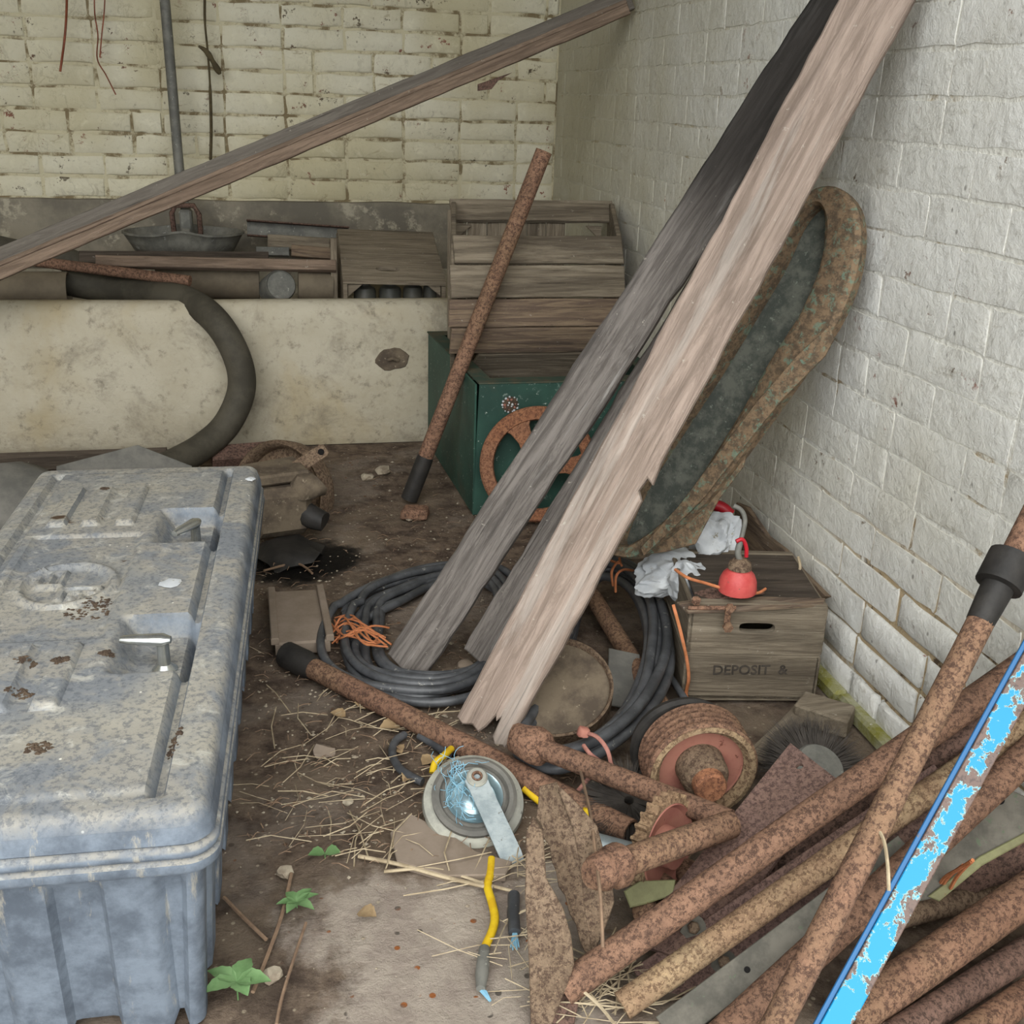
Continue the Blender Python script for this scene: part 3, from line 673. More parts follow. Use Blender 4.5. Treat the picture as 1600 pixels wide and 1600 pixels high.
# ================================================================== DIAGONAL BATTEN ACROSS THE BACK
ba, bb = RY(-60, 432, 3.22), RX(985, -2, 1.03)
tb_ = (ba.z-.03)/(bb.z-ba.z); ba = ba-(bb-ba)*min(tb_, (ba.x+2.5)/(bb.x-ba.x))
batten = thing('timber_batten', ba, 'long rebated timber batten slanting across the back wall into the corner', 'batten')
fdir = V((0, -1, .25))
board('upper_face', ba, bb, .062, .022, 'wood_batten_top', fdir, batten, seed=3, rough=.0012)
axd = (bb-ba).normalized(); upd = axd.cross(V((0, 1, 0))).normalized(); upd = upd if upd.z > 0 else -upd
board('lower_lip', ba-upd*.036+V((0, -.014, 0)), bb-upd*.03+V((-.02, -.012, 0)), .032, .018, 'wood_batten', fdir, batten, seed=4, rough=.0012)
board('lower_lip', ba-upd*.012+V((0, -.016, 0)), bb-upd*.010+V((-.02, -.014, 0)), .012, .012, 'wood_batten', fdir, batten, seed=5, rough=.0008)
sc = RY(708, 130, 3.6); sc = ba.lerp(bb, min(1, max(0, (sc.x-ba.x)/(bb.x-ba.x))))-upd*.055
mb = MB().prism([(0, 0), (.055, .02), (.10, .035), (.06, .012), (.04, -.012), (.0, -.018)], .006, .001, frame_n(sc, (0, -1, 0)))
build(mb, 'hanging_flap', 'rust_dark', batten)

# ================================================================== TOOL CHEST
CW, CL, CZ = .445, 1.215, .335
chM = Matrix.Translation((-.104, 1.035, 0)) @ Matrix.Rotation(math.radians(-2.1), 4, 'Z')
chest = thing('tool_chest', (-.32, 1.6, 0), 'large dusty black plastic tool chest with ribbed sides and two handles', 'chest')
def sst(a, b, x):
    t = min(1, max(0, (x-a)/(b-a))); return t*t*(3-2*t)
def rectm(x, y, x0, x1, y0, y1, e): return sst(x0-e, x0, x)*(1-sst(x1, x1+e, x))*sst(y0-e, y0, y)*(1-sst(y1, y1+e, y))
def seg(x, y, a, b):
    ax, ay = a; bx, by = b; dx, dy = bx-ax, by-ay
    t = max(0, min(1, ((x-ax)*dx+(y-ay)*dy)/(dx*dx+dy*dy+1e-12))); return math.hypot(x-ax-t*dx, y-ay-t*dy)
EMC = (-.272, .622)
# embossed monogram: read from the handle side; strokes in (along, across) about the centre
STK = [((-.05, -.012), (.005, -.012)), ((.005, -.012), (.005, -.052)), ((-.05, -.012), (-.05, -.02)),
       ((.012, .0), (.012, .05)), ((.012, .05), (.045, .05)), ((.045, .05), (.05, .03)), ((.05, .03), (.045, 0)), ((.045, 0), (.012, 0)), ((.03, .0), (.03, .05)),
       ((-.045, -.03), (-.02, -.03)), ((-.03, -.03), (-.03, -.055)), ((-.012, -.03), (-.012, -.05))]
def lid_h(x, y):
    h = 0.0
    h -= .016*rectm(x, y, -.064, -.056, .04, CL-.04, .007)
    h -= .010*rectm(x, y, -.400, -.390, .05, CL-.05, .008)
    h += .004*rectm(x, y, -.385, -.07, .05, CL-.06, .01)
    for x0 in (-.353, -.296, -.236):
        for y0, y1 in ((.235, .40), (.87, 1.055)): h += .009*rectm(x, y, x0, x0+.026, y0, y1, .004)
    h -= .006*rectm(x, y, -.362, -.188, .43, .825, .004)
    d = math.hypot(x-EMC[0], (y-EMC[1])*.92)
    h += .007*(1-sst(.004, .008, abs(d-.072)))
    h -= .003*(1-sst(.060, .064, d))
    u, v_ = (y-EMC[1]), -(x-EMC[0])
    if d < .075:
        m = min(seg(v_, u, (a[0], a[1]), (b[0], b[1])) for a, b in STK)
        h += .007*(1-sst(.004, .007, m))
    for y0, y1 in ((.315, .495), (.775, .945)):
        h -= .036*sst(-.172, -.135, x)*(1-sst(-.058, -.05, x))*sst(y0, y0+.03, y)*(1-sst(y1-.012, y1, y))
    return h + noise.noise(V((x*30, y*30, 0)))*.0008
RC = .03; step = .0045
nx, ny = int(CW/step), int(CL/step); vs = []
for j in range(ny+1):
    for i in range(nx+1):
        x, y = -CW+CW*i/nx, CL*j/ny
        cx = max(-CW+RC, min(-RC, x)); cy = max(RC, min(CL-RC, y)); dx, dy = x-cx, y-cy; d = math.hypot(dx, dy)
        if d > RC: x, y, d = cx+dx*RC/d, cy+dy*RC/d, RC
        t = max(0, (d-(RC-.02))/.02) if d > 0 else 0
        edge = -.02*(1-math.sqrt(max(0, 1-t*t)))
        vs.append(chM @ V((x, y, CZ+edge+lid_h(x, y)*(1-min(1, t)))))
fs = [(j*(nx+1)+i, j*(nx+1)+i+1, (j+1)*(nx+1)+i+1, (j+1)*(nx+1)+i) for j in range(ny) for i in range(nx)]
lid = build(MB().add(vs, fs), 'lid', 'chest', chest, smooth=45)
def rrect(off, n=8, r=RC, step=None):
    pts = []; x0, x1, y0, y1 = -CW-off, off, -off, CL+off; r = max(.006, r+off)
    cs = [((x1-r, y0+r), -90), ((x1-r, y1-r), 0), ((x0+r, y1-r), 90), ((x0+r, y0+r), 180)]
    for (cx, cy), a0 in cs:
        for i in range(n+1):
            a = math.radians(a0+90*i/n); pts.append((cx+r*math.cos(a), cy+r*math.sin(a)))
    if step:
        out = []
        for i in range(len(pts)):
            a, b = V(pts[i]), V(pts[(i+1) % len(pts)]); m = max(1, int((b-a).length/step))
            out += [tuple(a.lerp(b, k2/m)) for k2 in range(m)]
        pts = out
    return pts
def loops(rows, base=None):
    mb = MB(); n = None; vs = []
    for pts, z in rows:
        n = len(pts); vs += [chM @ V((p[0], p[1], z)) for p in pts]
    return mb.add(vs, [(k2*n+i, (k2+1)*n+i, (k2+1)*n+(i+1) % n, k2*n+(i+1) % n) for k2 in range(len(rows)-1) for i in range(n)])
sk = [(0, .316), (.003, .305), (.004, .296), (.0, .292), (.006, .288), (.008, .283), (.006, .278), (.002, .275), (.008, .271), (.009, .262), (.006, .257), (-.012, .257)]
build(loops([(rrect(o_), z) for o_, z in sk]), 'lid_rim', 'chest', lid, smooth=45)
base = rrect(-.012, 6, RC, .007); rows = []; n = len(base)
per = []; acc = 0
for i in range(n):
    per.append(acc); acc += (V(base[(i+1) % n])-V(base[i])).length
def corr(px_, py_, z):
    # distance along the face; raised panels every 0.115 m
    cx, cy = -CW/2, CL/2
    onx = min(abs(py_+(-.012)*-1-.0), abs(py_-CL)) < .03
    u = (px_+.07) if onx else (py_-.06)
    if (onx and not (-CW+.05 < px_ < -.035)) or (not onx and not (.035 < py_ < CL-.035)): return 0
    ph = (u/.118) % 1.0
    return -.013*sst(.0, .09, ph)*(1-sst(.47, .56, ph))*sst(.262, .235, z) if False else -.014*sst(.0, .09, ph)*(1-sst(.47, .56, ph))*(1-sst(.225, .25, z))
zl = [.262, .25, .24, .225, .20, .15, .10, .05, .028, .02, .0]
cen = V((-CW/2, CL/2))
for z in zl:
    pts = []
    for p in base:
        taper = .016*(1-z/.262)
        q = V(p); onx = min(abs(q.y-.012), abs(q.y-CL+.012)) < .02
        nrm = V((0, -1 if q.y < CL/2 else 1)) if onx else V((-1 if q.x < -CW/2 else 1, 0))
        d = corr(q.x, q.y, z)-taper
        if onx and (abs(q.x+.012) < .03 or abs(q.x+CW-.012) < .03): q = q - V((math.copysign(1, q.x+CW/2), 0))*taper
        elif not onx and (q.y < .04 or q.y > CL-.04): q = q - V((0, math.copysign(1, q.y-CL/2)))*taper
        q = q+nrm*d; zz = z
        if z < .03 and corr(p[0], p[1], 0) < -.007: zz = max(z, .016)
        pts.append((q.x, q.y, zz))
    rows.append(pts)
vs = [chM @ V(p) for r_ in rows for p in r_]
fs = [(k2*n+i, (k2+1)*n+i, (k2+1)*n+(i+1) % n, k2*n+(i+1) % n) for k2 in range(len(rows)-1) for i in range(n)]
build(MB().add(vs, fs), 'body', 'chest', chest, smooth=40)
def latch(yc, arm_dir, tilt):
    c = chM @ V((-.095, yc, CZ-.034)); ax = (chM.to_3x3() @ V(arm_dir)).normalized()
    mb = MB().lathe([(0, 0), (.017, 0), (.018, .004), (.012, .009), (.009, .012), (.0085, .044), (.011, .048), (.0, .05)], 16, Matrix.Translation(c))
    hd = build(mb, 'handle', 'chrome', chest, smooth=40)
    t = c+V((0, 0, .050)); pts = [t-ax*.012, t, t+ax*.02, t+ax*.045, t+ax*.058]
    mb = MB(); n_ = 10; side = ax.cross(V((0, 0, 1)))
    rr = [(.006, .005), (.013, .009), (.011, .008), (.0095, .007), (.006, .005)]; vs = []
    for p, (a, b) in zip(pts, rr):
        vs += [p+side*(a*math.cos(2*math.pi*q/n_))+V((0, 0, b*math.sin(2*math.pi*q/n_))) for q in range(n_)]
    fs = [(k2*n_+i, k2*n_+(i+1) % n_, (k2+1)*n_+(i+1) % n_, (k2+1)*n_+i) for k2 in range(4) for i in range(n_)]+[tuple(range(n_)), tuple(4*n_+i for i in range(n_))]
    build(mb.add(vs, fs), 'lever', 'chrome', hd, smooth=60)
latch(.385, (-1, .12, 0), 0); latch(.835, (-.5, -.85, 0), 0)
# clods of soil on the lid
rg = random.Random(11); cl_px = [(135, 950, .03), (150, 938, .02), (272, 1150, .014), (60, 1168, .014), (30, 1085, .014), (95, 1040, .009), (165, 1020, .008), (165, 770, .007), (40, 1040, .011)]
def clod(name, c, r, fl, mat, seed, n=1):
    bm = bmesh.new(); bmesh.ops.create_icosphere(bm, subdivisions=2, radius=r)
    mb = MB(); bm.verts.ensure_lookup_table()
    for v_ in bm.verts:
        d = 1+.45*noise.noise(v_.co/r*1.3+V((seed*3.1, 0, 0)))+.25*noise.noise(v_.co/r*3.1+V((0, seed*1.7, 0)))
        v_.co = V((v_.co.x*d, v_.co.y*d, v_.co.z*d*fl))
    mb.add([v_.co+V(c) for v_ in bm.verts], [tuple(q.index for q in f.verts) for f in bm.faces]); bm.free(); return mb
LAB = ['largest patch of brown soil on the chest emblem', 'patch of soil at the emblem edge', 'streak of soil in the chest lid groove', 'patch of soil in front of the chest ribs', 'dark soil beside the nearer chest ribs', 'small soil crumb on a chest rib', 'soil crumb at the nearer handle recess', 'soil crumb on the farther chest ribs', 'soil crumb between the nearer chest ribs']
for i, (a, b, r_) in enumerate(cl_px):
    p = RZ(a, b, CZ+.004); mb = MB()
    for q in range(46):
        rr = r_*1.15*math.sqrt(rg.random())*(1+.4*noise.noise(V((q*.7, i, 0)))); an = rg.random()*6.283; s_ = rg.uniform(.0012, .0042)
        c = p+V((rr*math.cos(an)*(.5 if i == 2 else 1), rr*math.sin(an)*(1.6 if i == 2 else .8), 0)); lp3 = chM.inverted() @ c; c.z = CZ+lid_h(lp3.x, lp3.y)
        w8 = [V((rg.uniform(.7, 1.5)*x, rg.uniform(.7, 1.5)*y, rg.uniform(.3, .7)*z))*s_ for x, y, z in ((1, 0, 0), (.3, 1, 0), (-.8, .5, 0), (-.7, -.6, 0), (.4, -1, 0), (0, 0, 1))]
        mb.add([c+x for x in w8], [(0, 1, 5), (1, 2, 5), (2, 3, 5), (3, 4, 5), (4, 0, 5)])
    tag(build(mb, 'soil_patch', 'mud'), LAB[i], 'soil')
p = RZ(392, 750, CZ); mb = clod('', p+V((0, 0, .002)), .010, .3, '', 77)
tag(build(mb, 'bird_dropping', 'white_bag', smooth=50), 'white dropping on the far corner of the chest lid', 'dropping')
p = RZ(268, 912, CZ+.004); mb = clod('', p+V((0, 0, .001)), .016, .1, '', 78)
tag(build(mb, 'bird_dropping', 'white_bag', smooth=50), 'white smear of dropping between the two chest handles', 'dropping')

# ================================================================== THINGS ON THE TROUGH
# drinking bowl with its supply pipe
bc = RY(288, 385, 3.93); bz = RY(288, 407, 3.84).z
bowl = thing('drinking_bowl', (bc.x, 3.95, bz), 'grey two lobed cattle drinking bowl fed by an upright pipe', 'drinking bowl')
hw = (RY(382, 372, 3.93)-RY(195, 372, 3.93)).length/2; zt_ = RY(288, 362, 3.95).z
def bowl_loop(s_, z, n=48):
    out = []
    for i in range(n):
        a = 2*math.pi*i/n; c_, s2 = math.cos(a), math.sin(a)
        pinch = 1-.28*math.exp(-(c_/.32)**2)
        out.append(V((bc.x+hw*s_*c_, 3.95+.15*s_*s2*pinch, z+(.012*math.exp(-(c_/.3)**2) if s_ > .9 else 0))))
    return out
rows = [(.72, bz), (.80, bz+.008), (.93, zt_-.03), (1.0, zt_-.006), (1.03, zt_-.004), (1.03, zt_+.003), (.985, zt_+.003), (.95, zt_-.02), (.78, bz+.018), (.4, bz+.012)]
vs = [p for s_, z in rows for p in bowl_loop(s_, z)]; n = 48
fs = [(k2*n+i, k2*n+(i+1) % n, (k2+1)*n+(i+1) % n, (k2+1)*n+i) for k2 in range(len(rows)-1) for i in range(n)]+[tuple(range(n))[::-1], tuple((len(rows)-1)*n+i for i in range(n))]
build(MB().add(vs, fs), 'bowl', 'grey_lead', bowl, smooth=50)
vx = RY(290, 350, 3.98)
valve = build(MB().box((vx.x, 4.02, vx.z-.012), (.042, .07, .115), ch=.006), 'valve_body', 'galvanised_dull', bowl)
mb = MB().tube([V((vx.x-.042, 4.01, vx.z-.05)), V((vx.x-.045, 4.0, vx.z+.035)), V((vx.x-.03, 4.0, vx.z+.06)), V((vx.x+.03, 4.0, vx.z+.06)), V((vx.x+.046, 4.0, vx.z+.03)), V((vx.x+.046, 4.01, vx.z-.05))], .009, 8)
build(mb, 'bracket', 'rust_dark', bowl, smooth=40)
build(MB().box((vx.x, 3.975, vx.z-.045), (.03, .012, .06), ch=.003), 'nose_paddle', 'grey_lead', bowl)
pt0, pt1 = RY(283, 300, 4.06), RY(254, -40, 4.06)
build(MB().tube([V((vx.x, 4.04, vx.z+.04)), pt0, pt1+(pt1-pt0)*((2.79-pt1.z)/(pt1.z-pt0.z))], mm(7.5, pt0), 12), 'supply_pipe', 'galvanised_dull', bowl, smooth=40)
# hanging wires
def drop(p, n=5): return [V((p.x, p.y, 2.8+(p.z-2.8)*i/n)) for i in range(n)]
def strand(name, px, Y, r, mat, label, cat, grp=None):
    pts = [RY(a, b, Y+random.uniform(-.004, .004)) for a, b in px]; pts = cat_rom(drop(pts[0], 14)+pts, 6)
    return tag(build(MB().tube(pts, r, 6), name, mat, smooth=60), label, cat, grp)
strand('hanging_wire', [(104, -30), (104, 15), (101, 60), (94, 112)], 4.12, .0042, 'copper_wire', 'single thick brown wire hanging down the cream back wall', 'wire')
tw = thing('hanging_wire', RY(160, 90, 4.13), 'looped pair of thin brown wires hanging beside the upright pipe', 'wire')
build(MB().tube(cat_rom(drop(RY(147, -30, 4.13), 14)+[RY(a, b, 4.13) for a, b in [(147, -30), (148, 20), (153, 55), (152, 92), (166, 118), (181, 148)]], 6), .0024, 6), 'wire_strand', 'copper_wire', tw, smooth=60)
build(MB().tube(cat_rom(drop(RY(164, -30, 4.128), 14)+[RY(a, b, 4.128) for a, b in [(164, -30), (163, 15), (159, 55), (156, 90)]], 6), .0024, 6), 'wire_strand', 'copper_wire', tw, smooth=60)
st = thing('dusty_string', RY(326, 100, 4.14), 'dust clotted string hanging on the back wall right of the pipe', 'string')
build(MB().tube(cat_rom(drop(RY(320, -30, 4.14), 14)+[RY(a, b, 4.14) for a, b in [(320, -30), (320, 30), (324, 75), (328, 130), (330, 200), (329, 250)]], 6), [.004]*84+[.005]*7+[.004]*12+[.006]*12, 6), 'string', 'dust_string', st, smooth=60)
build(MB().tube(cat_rom([RY(a, b, 4.12) for a, b in [(310, 72), (322, 80), (332, 95), (344, 116)]], 5), [.004, .005, .006, .008, .009, .010, .011, .012, .011, .010, .009, .010, .012, .013, .010, .006], 6), 'dust_clot', 'dust_string', st, smooth=60)
# thick rubber hoses
def hose(name, pts, r, mat, label, cat, n=14):
    return tag(build(MB().tube(cat_rom(pts, 10), r, n), name, mat, smooth=50), label, cat)
rh = .043
hp_ = [RY(98, 440, 3.72), RY(170, 452, 3.70), RY(235, 459, 3.62), RY(295, 470, 3.50), RY(340, 505, 3.36), RY(371, 560, 3.32), RY(377, 610, 3.31), RY(355, 662, 3.28), RY(318, 697, 3.22), RY(275, 722, 3.14), RY(225, 745, 3.05)]
hose('rubber_hose', hp_, rh, 'black_rubber_hose', 'thick dark rubber hose looping over the front of the trough', 'hose')
hose('rubber_hose', [RY(-60, 372, 3.98), RY(20, 392, 3.92), RY(70, 398, 3.86), RY(120, 412, 3.84), RY(165, 445, 3.81), RY(200, 476, 3.79), RY(225, 505, 3.78)], .040, 'black_rubber_hose', 'thick dark hose dropping steeply into the trough beside the loop', 'hose')
# rods and pipes lying in the trough
tag(pipe('rusty_rod', RY(20, 404, 3.74), RY(297, 439, 3.57), .017, 'rust_red', hollow=False), 'knobbly red brown rusty rod across the trough beneath the hose', 'rod')
for i, (a, b, ya, lab) in enumerate([((-30, 452), (108, 452), 3.66, 'stub of grey clay drainpipe at the left of the trough under the hose'), ((245, 436), (405, 440), 3.80, 'dark clay drainpipe lying in the trough behind the batten'), ((466, 446), (520, 448), 3.74, 'short brown clay pipe end beside the small crate')]):
    tag(pipe('drain_pipe', RY(a[0], a[1], ya), RY(b[0], b[1], ya), [.055, .062, .05][i], 'clay_pipe', n=22), lab, 'pipe')
dk = frame_n(RY(438, 446, 3.68), (.25, -.9, .3))
jar = MB().lathe([(0, -.10), (.05, -.10), (.052, .0), (.048, .008), (.044, .004), (0, .002)], 24, dk)
tag(build(jar, 'tin_can', 'galvanised_dull', smooth=40), 'dull grey tin lying end on in the trough', 'tin')
tag(board('trough_batten', RY(150, 409, 3.70), RY(525, 416, 3.70), .036, .03, 'wood_batten', (0, -1, .5)), 'thin brown batten lying lengthwise along the trough under the bowl', 'batten')
tag(board('dark_rail', RY(125, 404, 3.775), RY(420, 405, 3.775), .04, .04, 'wood_dark', (0, -1, .5)), 'dark square timber rail under the drinking bowl', 'rail')
gc = thing('steel_channel', RY(455, 365, 4.03), 'speckled galvanised steel channel lying against the render band', 'channel')
c0, c1 = RY(386, 357, 4.05), RY(545, 368, 4.05)
board('web', c0, c1, .05, .005, 'galvanised_dull', (0, -1, .35), gc); board('flange', c0+V((0, -.02, .03)), c1+V((0, -.02, .03)), .045, .005, 'rust_dark', (0, .2, 1), gc); board('flange', c0+V((0, -.03, -.02)), c1+V((0, -.03, -.02)), .045, .005, 'rust_dark', (0, .2, 1), gc)
for i, (a, b, w_, Y_, mt, lab) in enumerate([((418, 378), (515, 384), .05, 3.93, 'wood_crate', 'short grey wood offcut below the steel channel'), ((400, 393), (452, 394), .03, 3.90, 'galvanised_dull', 'small grey metal bar on top of the trough rubbish'), ((455, 392), (520, 397), .04, 3.88, 'wood_crate_brown', 'brown wood offcut beside the small metal bar'), ((430, 412), (522, 417), .035, 3.74, 'wood_dark', 'dark board end lying on the batten in the trough')]):
    tag(board('wood_offcut' if 'wood' in mt else 'metal_bar', RY(a[0], a[1], Y_), RY(b[0], b[1], Y_), w_, .022, mt, (0, -1, .45), seed=i), lab, 'offcut' if 'wood' in mt else 'bar')
tag(board('wood_post', RY(521, 372, 3.72), RY(523, 474, 3.72), .022, .02, 'wood_crate', (0, -1, .2)), 'upright thin wooden lath beside the small crate', 'lath')
# small crate tipped over in the trough, jars inside
sm = thing('small_crate', RY(612, 470, 3.72), 'small grey wooden crate tipped on its side in the trough', 'crate')
A, B, Cq, D = RY(536, 437, 3.60), RY(697, 441, 3.60), RY(689, 366, 3.95), RY(533, 357, 3.95)
nrm = (B-A).cross(D-A).normalized(); Ms = frame(A, B-A, nrm); Mi = Ms.inverted()
q = [Mi @ p for p in (A, B, Cq, D)]; wA = q[1].x; hA = q[3].y
def ell(cx, cy, a, b, n): return [(cx+a*math.cos(2*math.pi*i/n), cy+b*math.sin(2*math.pi*i/n)) for i in range(n)]
def rectloop(x0, x1, y0, y1, n4):
    o_ = []
    for (ax, ay), (bx, by) in (((x1, (y0+y1)/2), (x1, y1)), ((x1, y1), (x0, y1)), ((x0, y1), (x0, y0)), ((x0, y0), (x1, y0)), ((x1, y0), (x1, (y0+y1)/2))):
        k2 = n4*2 if not (ax == x1 and bx == x1) else n4
        o_ += [(ax+(bx-ax)*t/k2, ay+(by-ay)*t/k2) for t in range(k2)]
    return o_
loop = rectloop(0, wA, 0, hA*.5, 4)
build(MB().ring_plate(loop, [(wA*.45+.04*math.copysign(1, math.cos(t))*abs(math.cos(t))**.6, hA*.22+.016*math.sin(t)) for t in [2*math.pi*i/len(loop) for i in range(len(loop))]], .014), 'end_board', 'wood_crate', sm, Ms, local=True)
build(MB().box((wA/2, hA*.75, -.007), (wA, hA*.5-.003, .014), ch=.002), 'end_board', 'wood_crate', sm, Ms, local=True)
zf = .33; lowz = lambda p: V((p.x, p.y, zf+.05))
for nm, a, b in (('side_board', A, D), ('side_board', B, Cq)):
    a2, b2 = V((a.x, a.y+.005, a.z-.016)), V((b.x, b.y, b.z-.016))
    s_ = .014 if nm and a is A else -.014
    M2 = Matrix(((0, 0, 1, a.x if a is A else a.x-.014), (1, 0, 0, 0), (0, 1, 0, 0), (0, 0, 0, 1)))
    build(MB().prism([(a2.y, zf+.06), (b2.y, zf+.06), (b2.y, b2.z), (a2.y, a2.z)], .014, .001, M2, z0=.014), nm, 'wood_crate', sm)
for sx, xx in ((1, A.x+.016), (-1, B.x-.016)):
    build(MB().prism([(0, 0), (sx*.05, 0), (0, -.04)], .012, .001, frame_n((xx, A.y+.02, A.z-.018), (0, -1, .1))), 'corner_block', 'wood_crate', sm)
for i, px in enumerate((570, 610, 646, 674)):
    c = RY(px, 455, 3.72); r_ = [.038, .038, .034, .026][i]
    mb = MB().lathe([(0, zf+.02), (r_, zf+.02), (r_, c.z+.0), (r_*.9, c.z+.012), (r_*.5, c.z+.02), (r_*.5, c.z+.03), (0, c.z+.03)], 20, Matrix.Translation((c.x, c.y+.01*i, 0)))
    tag(build(mb, 'jar', 'bottle_glass', smooth=40), 'dusty dark jar standing inside the small tipped crate', 'jar', 'jars in the small crate')

# ================================================================== BEHIND THE CHEST
tag(board('floor_timber', RZ(-80, 735, .03), RZ(262, 722, .03), .07, .06, 'wood_dark', (0, -.6, 1)), 'long dark timber lying at the foot of the trough', 'timber')
tag(board('floor_timber', RZ(330, 716, .03), RZ(425, 708, .03), .06, .05, 'rust_dark', (0, -.6, 1)), 'short dark rusty bar at the foot of the trough near the hose', 'bar')
tag(poly_on('metal_sheet', [(88, 728), (215, 695), (300, 728), (300, 760), (88, 760)], RZ(200, 745, .08), (.05, -.8, .6), .004, 'slate'), 'low grey sheet propped behind the tool chest under the hose', 'sheet')
mb = clod('', RZ(10, 790, .07), .17, .62, '', 5)
tag(build(mb, 'tarpaulin', 'slate', smooth=60), 'grey crumpled tarpaulin heaped behind the tool chest', 'tarpaulin')
# rusty drum half, bracket bar, clogged motor
dc = RZ(455, 800, .11)
drum = thing('brake_drum', (dc.x, dc.y+.15, 0), 'brown rusty round drum standing on edge behind the chest', 'drum')
Md = frame_n(RY(448, 772, 2.93), (-.55, -.80, .25))
build(MB().lathe([(.0, -.02), (.135, -.02), (.15, -.01), (.155, .04), (.145, .055), (.135, .045), (.13, .0), (.05, -.002), (.0, -.002)], 36, Md), 'shell', 'rust_dusty', drum, smooth=40)
build(MB().lathe([(0, -.002), (.045, -.002), (.04, .02), (.02, .03), (0, .03)], 20, Md), 'hub', 'rust_dark', drum, smooth=40)
br = thing('channel_bar', RZ(455, 780, 0), 'dusty rusty bar with a dark disc for a hole in its end propped above the drum', 'bar')
b0, b1 = RY(405, 768, 2.66), RY(505, 704, 2.72)
Mb2 = frame(b0, b1-b0, CC-b0); L = (b1-b0).length
build(MB().prism([(0, -.018), (L, -.018), (L+.01, -.012), (L+.01, .012), (L, .018), (0, .018)], .012, .002, z0=.006), 'bar', 'rust_dusty', br, Mb2, local=True)
build(MB().lathe([(0, .0), (.0085, .0), (.0085, .0012), (0, .0012)], 16, Matrix.Translation((L-.008, 0, .006))), 'hole', 'hole_shade', br, Mb2, local=True)  # no opening cut: dark disc painted as the shaded hole
mo = thing('old_motor', RZ(452, 850, 0), 'dirt clogged brown motor body lying beside the chest', 'motor')
mc = RZ(446, 850, 0)+V((0, .05, .0))
build(MB().box(mc+V((-.02, 0, .085)), (.16, .13, .13), Matrix.Rotation(.3, 3, 'Z'), .02).jitter(.012, 14), 'housing', 'cobweb_motor', mo, smooth=35)
build(MB().box(mc+V((-.02, .02, .17)), (.15, .12, .03), Matrix.Rotation(.35, 3, 'Z'), .006).jitter(.006, 16), 'lid_plate', 'cobweb_motor', mo, smooth=35)
build(MB().tube([mc+V((.05, -.02, .07)), mc+V((.08, -.04, .06)), mc+V((.10, -.05, .055))], [.034, .032, .022], 14).jitter(.006, 30), 'end_bell', 'black_paint', mo, smooth=40)
build(clod('', mc+V((.06, -.02, .14)), .045, .8, '', 31), 'clogged_fins', 'cobweb_motor', mo, smooth=40)
tag(build(clod('', RZ(452, 862, .01), .085, .28, '', 13), 'black_rag', 'black_paint', smooth=50), 'black oily rag under the old motor', 'rag')
tag(build(MB().tube(cat_rom([RZ(a, b, .012) for a, b in [(412, 892), (440, 884), (460, 880), (475, 885), (488, 896)]], 5), .003, 6), 'twig', 'twig', smooth=60), 'pale forked twig lying on the black oil stain', 'twig')
# square tray
tp = thing('square_tray', RZ(466, 965, 0), 'square tan box tray lying flat beside the chest', 'tray')
ta, tb, tc, td = RZ(424, 924, .035), RZ(500, 920, .035), RZ(516, 1000, .035), RZ(430, 1006, .035)
panel('base', td, tc, tb, ta, .03, 'tile_tan', tp, .004)
for a, b in ((ta, td), (tb, tc)): board('edge_strip', a+V((0, 0, .004)), b+V((0, 0, .004)), .016, .016, 'tile_tan', (0, 0, 1), tp)

# ================================================================== RUSTY PIPE LEANING ON THE SLATTED CRATE
pl0 = RZ(640, 778, .012); pl1 = RY(850, 236, 2.885)
lp = thing('leaning_pipe', pl0, 'rusty steel pipe leaning on the slatted crate with blackened foot', 'pipe')
pipe('tube', pl0, pl1, mm(12.5, pl0.lerp(pl1, .5)), 'rust', lp, wob=.001)
dd = (pl1-pl0).normalized()
build(MB().tube([pl0-dd*.004, pl0+dd*.11, pl0+dd*.13], [mm(13.4, pl0)]*2+[mm(12.6, pl0)], 16), 'black_foot', 'black_paint', lp, smooth=40)
tag(build(MB().box(RZ(648, 800, .016), (.075, .05, .03), Matrix.Rotation(-.3, 3, 'Z'), .006).jitter(.008, 20), 'brick_piece', 'rust_red', smooth=30), 'broken red brick piece at the foot of the leaning pipe', 'brick')

# ================================================================== CAST WHEEL AGAINST THE BIN
wc = RY(838, 742, 2.69); wr = .158; wc.z = wr+.004
Mw = frame_n(V((wc.x, 2.675, wc.z)), (-.12, -.98, .18))
wh = thing('cast_wheel', (wc.x, 2.68, 0), 'orange rusty cast iron wheel leaning on the green bin', 'wheel')
build(MB().lathe([(wr-.036, -.008), (wr-.004, -.010), (wr, -.004), (wr, .006), (wr-.006, .012), (wr-.034, .008), (wr-.038, .002), (wr-.036, -.008)], 56, Mw), 'wheel_rim', 'rust_orange', wh, smooth=45)
build(MB().lathe([(.012, -.014), (.04, -.014), (.042, .014), (.03, .02), (.012, .02), (.012, -.014)], 28, Mw), 'wheel_hub', 'rust_orange', wh, smooth=45)
for i in range(3):
    a = math.radians(118+120*i); d = V((math.cos(a), math.sin(a), 0)); e = V((-d.y, d.x, 0)); R_ = wr-.03
    out = [d*.03-e*.026, d*.075-e*.020, d*(R_-.02)-e*.028, d*R_-e*.045, d*R_+e*.045, d*(R_-.02)+e*.028, d*.075+e*.020, d*.03+e*.026]
    build(MB().prism([(p.x, p.y) for p in out], .010, .002, Mw, .005), 'spoke', 'rust_orange', wh)

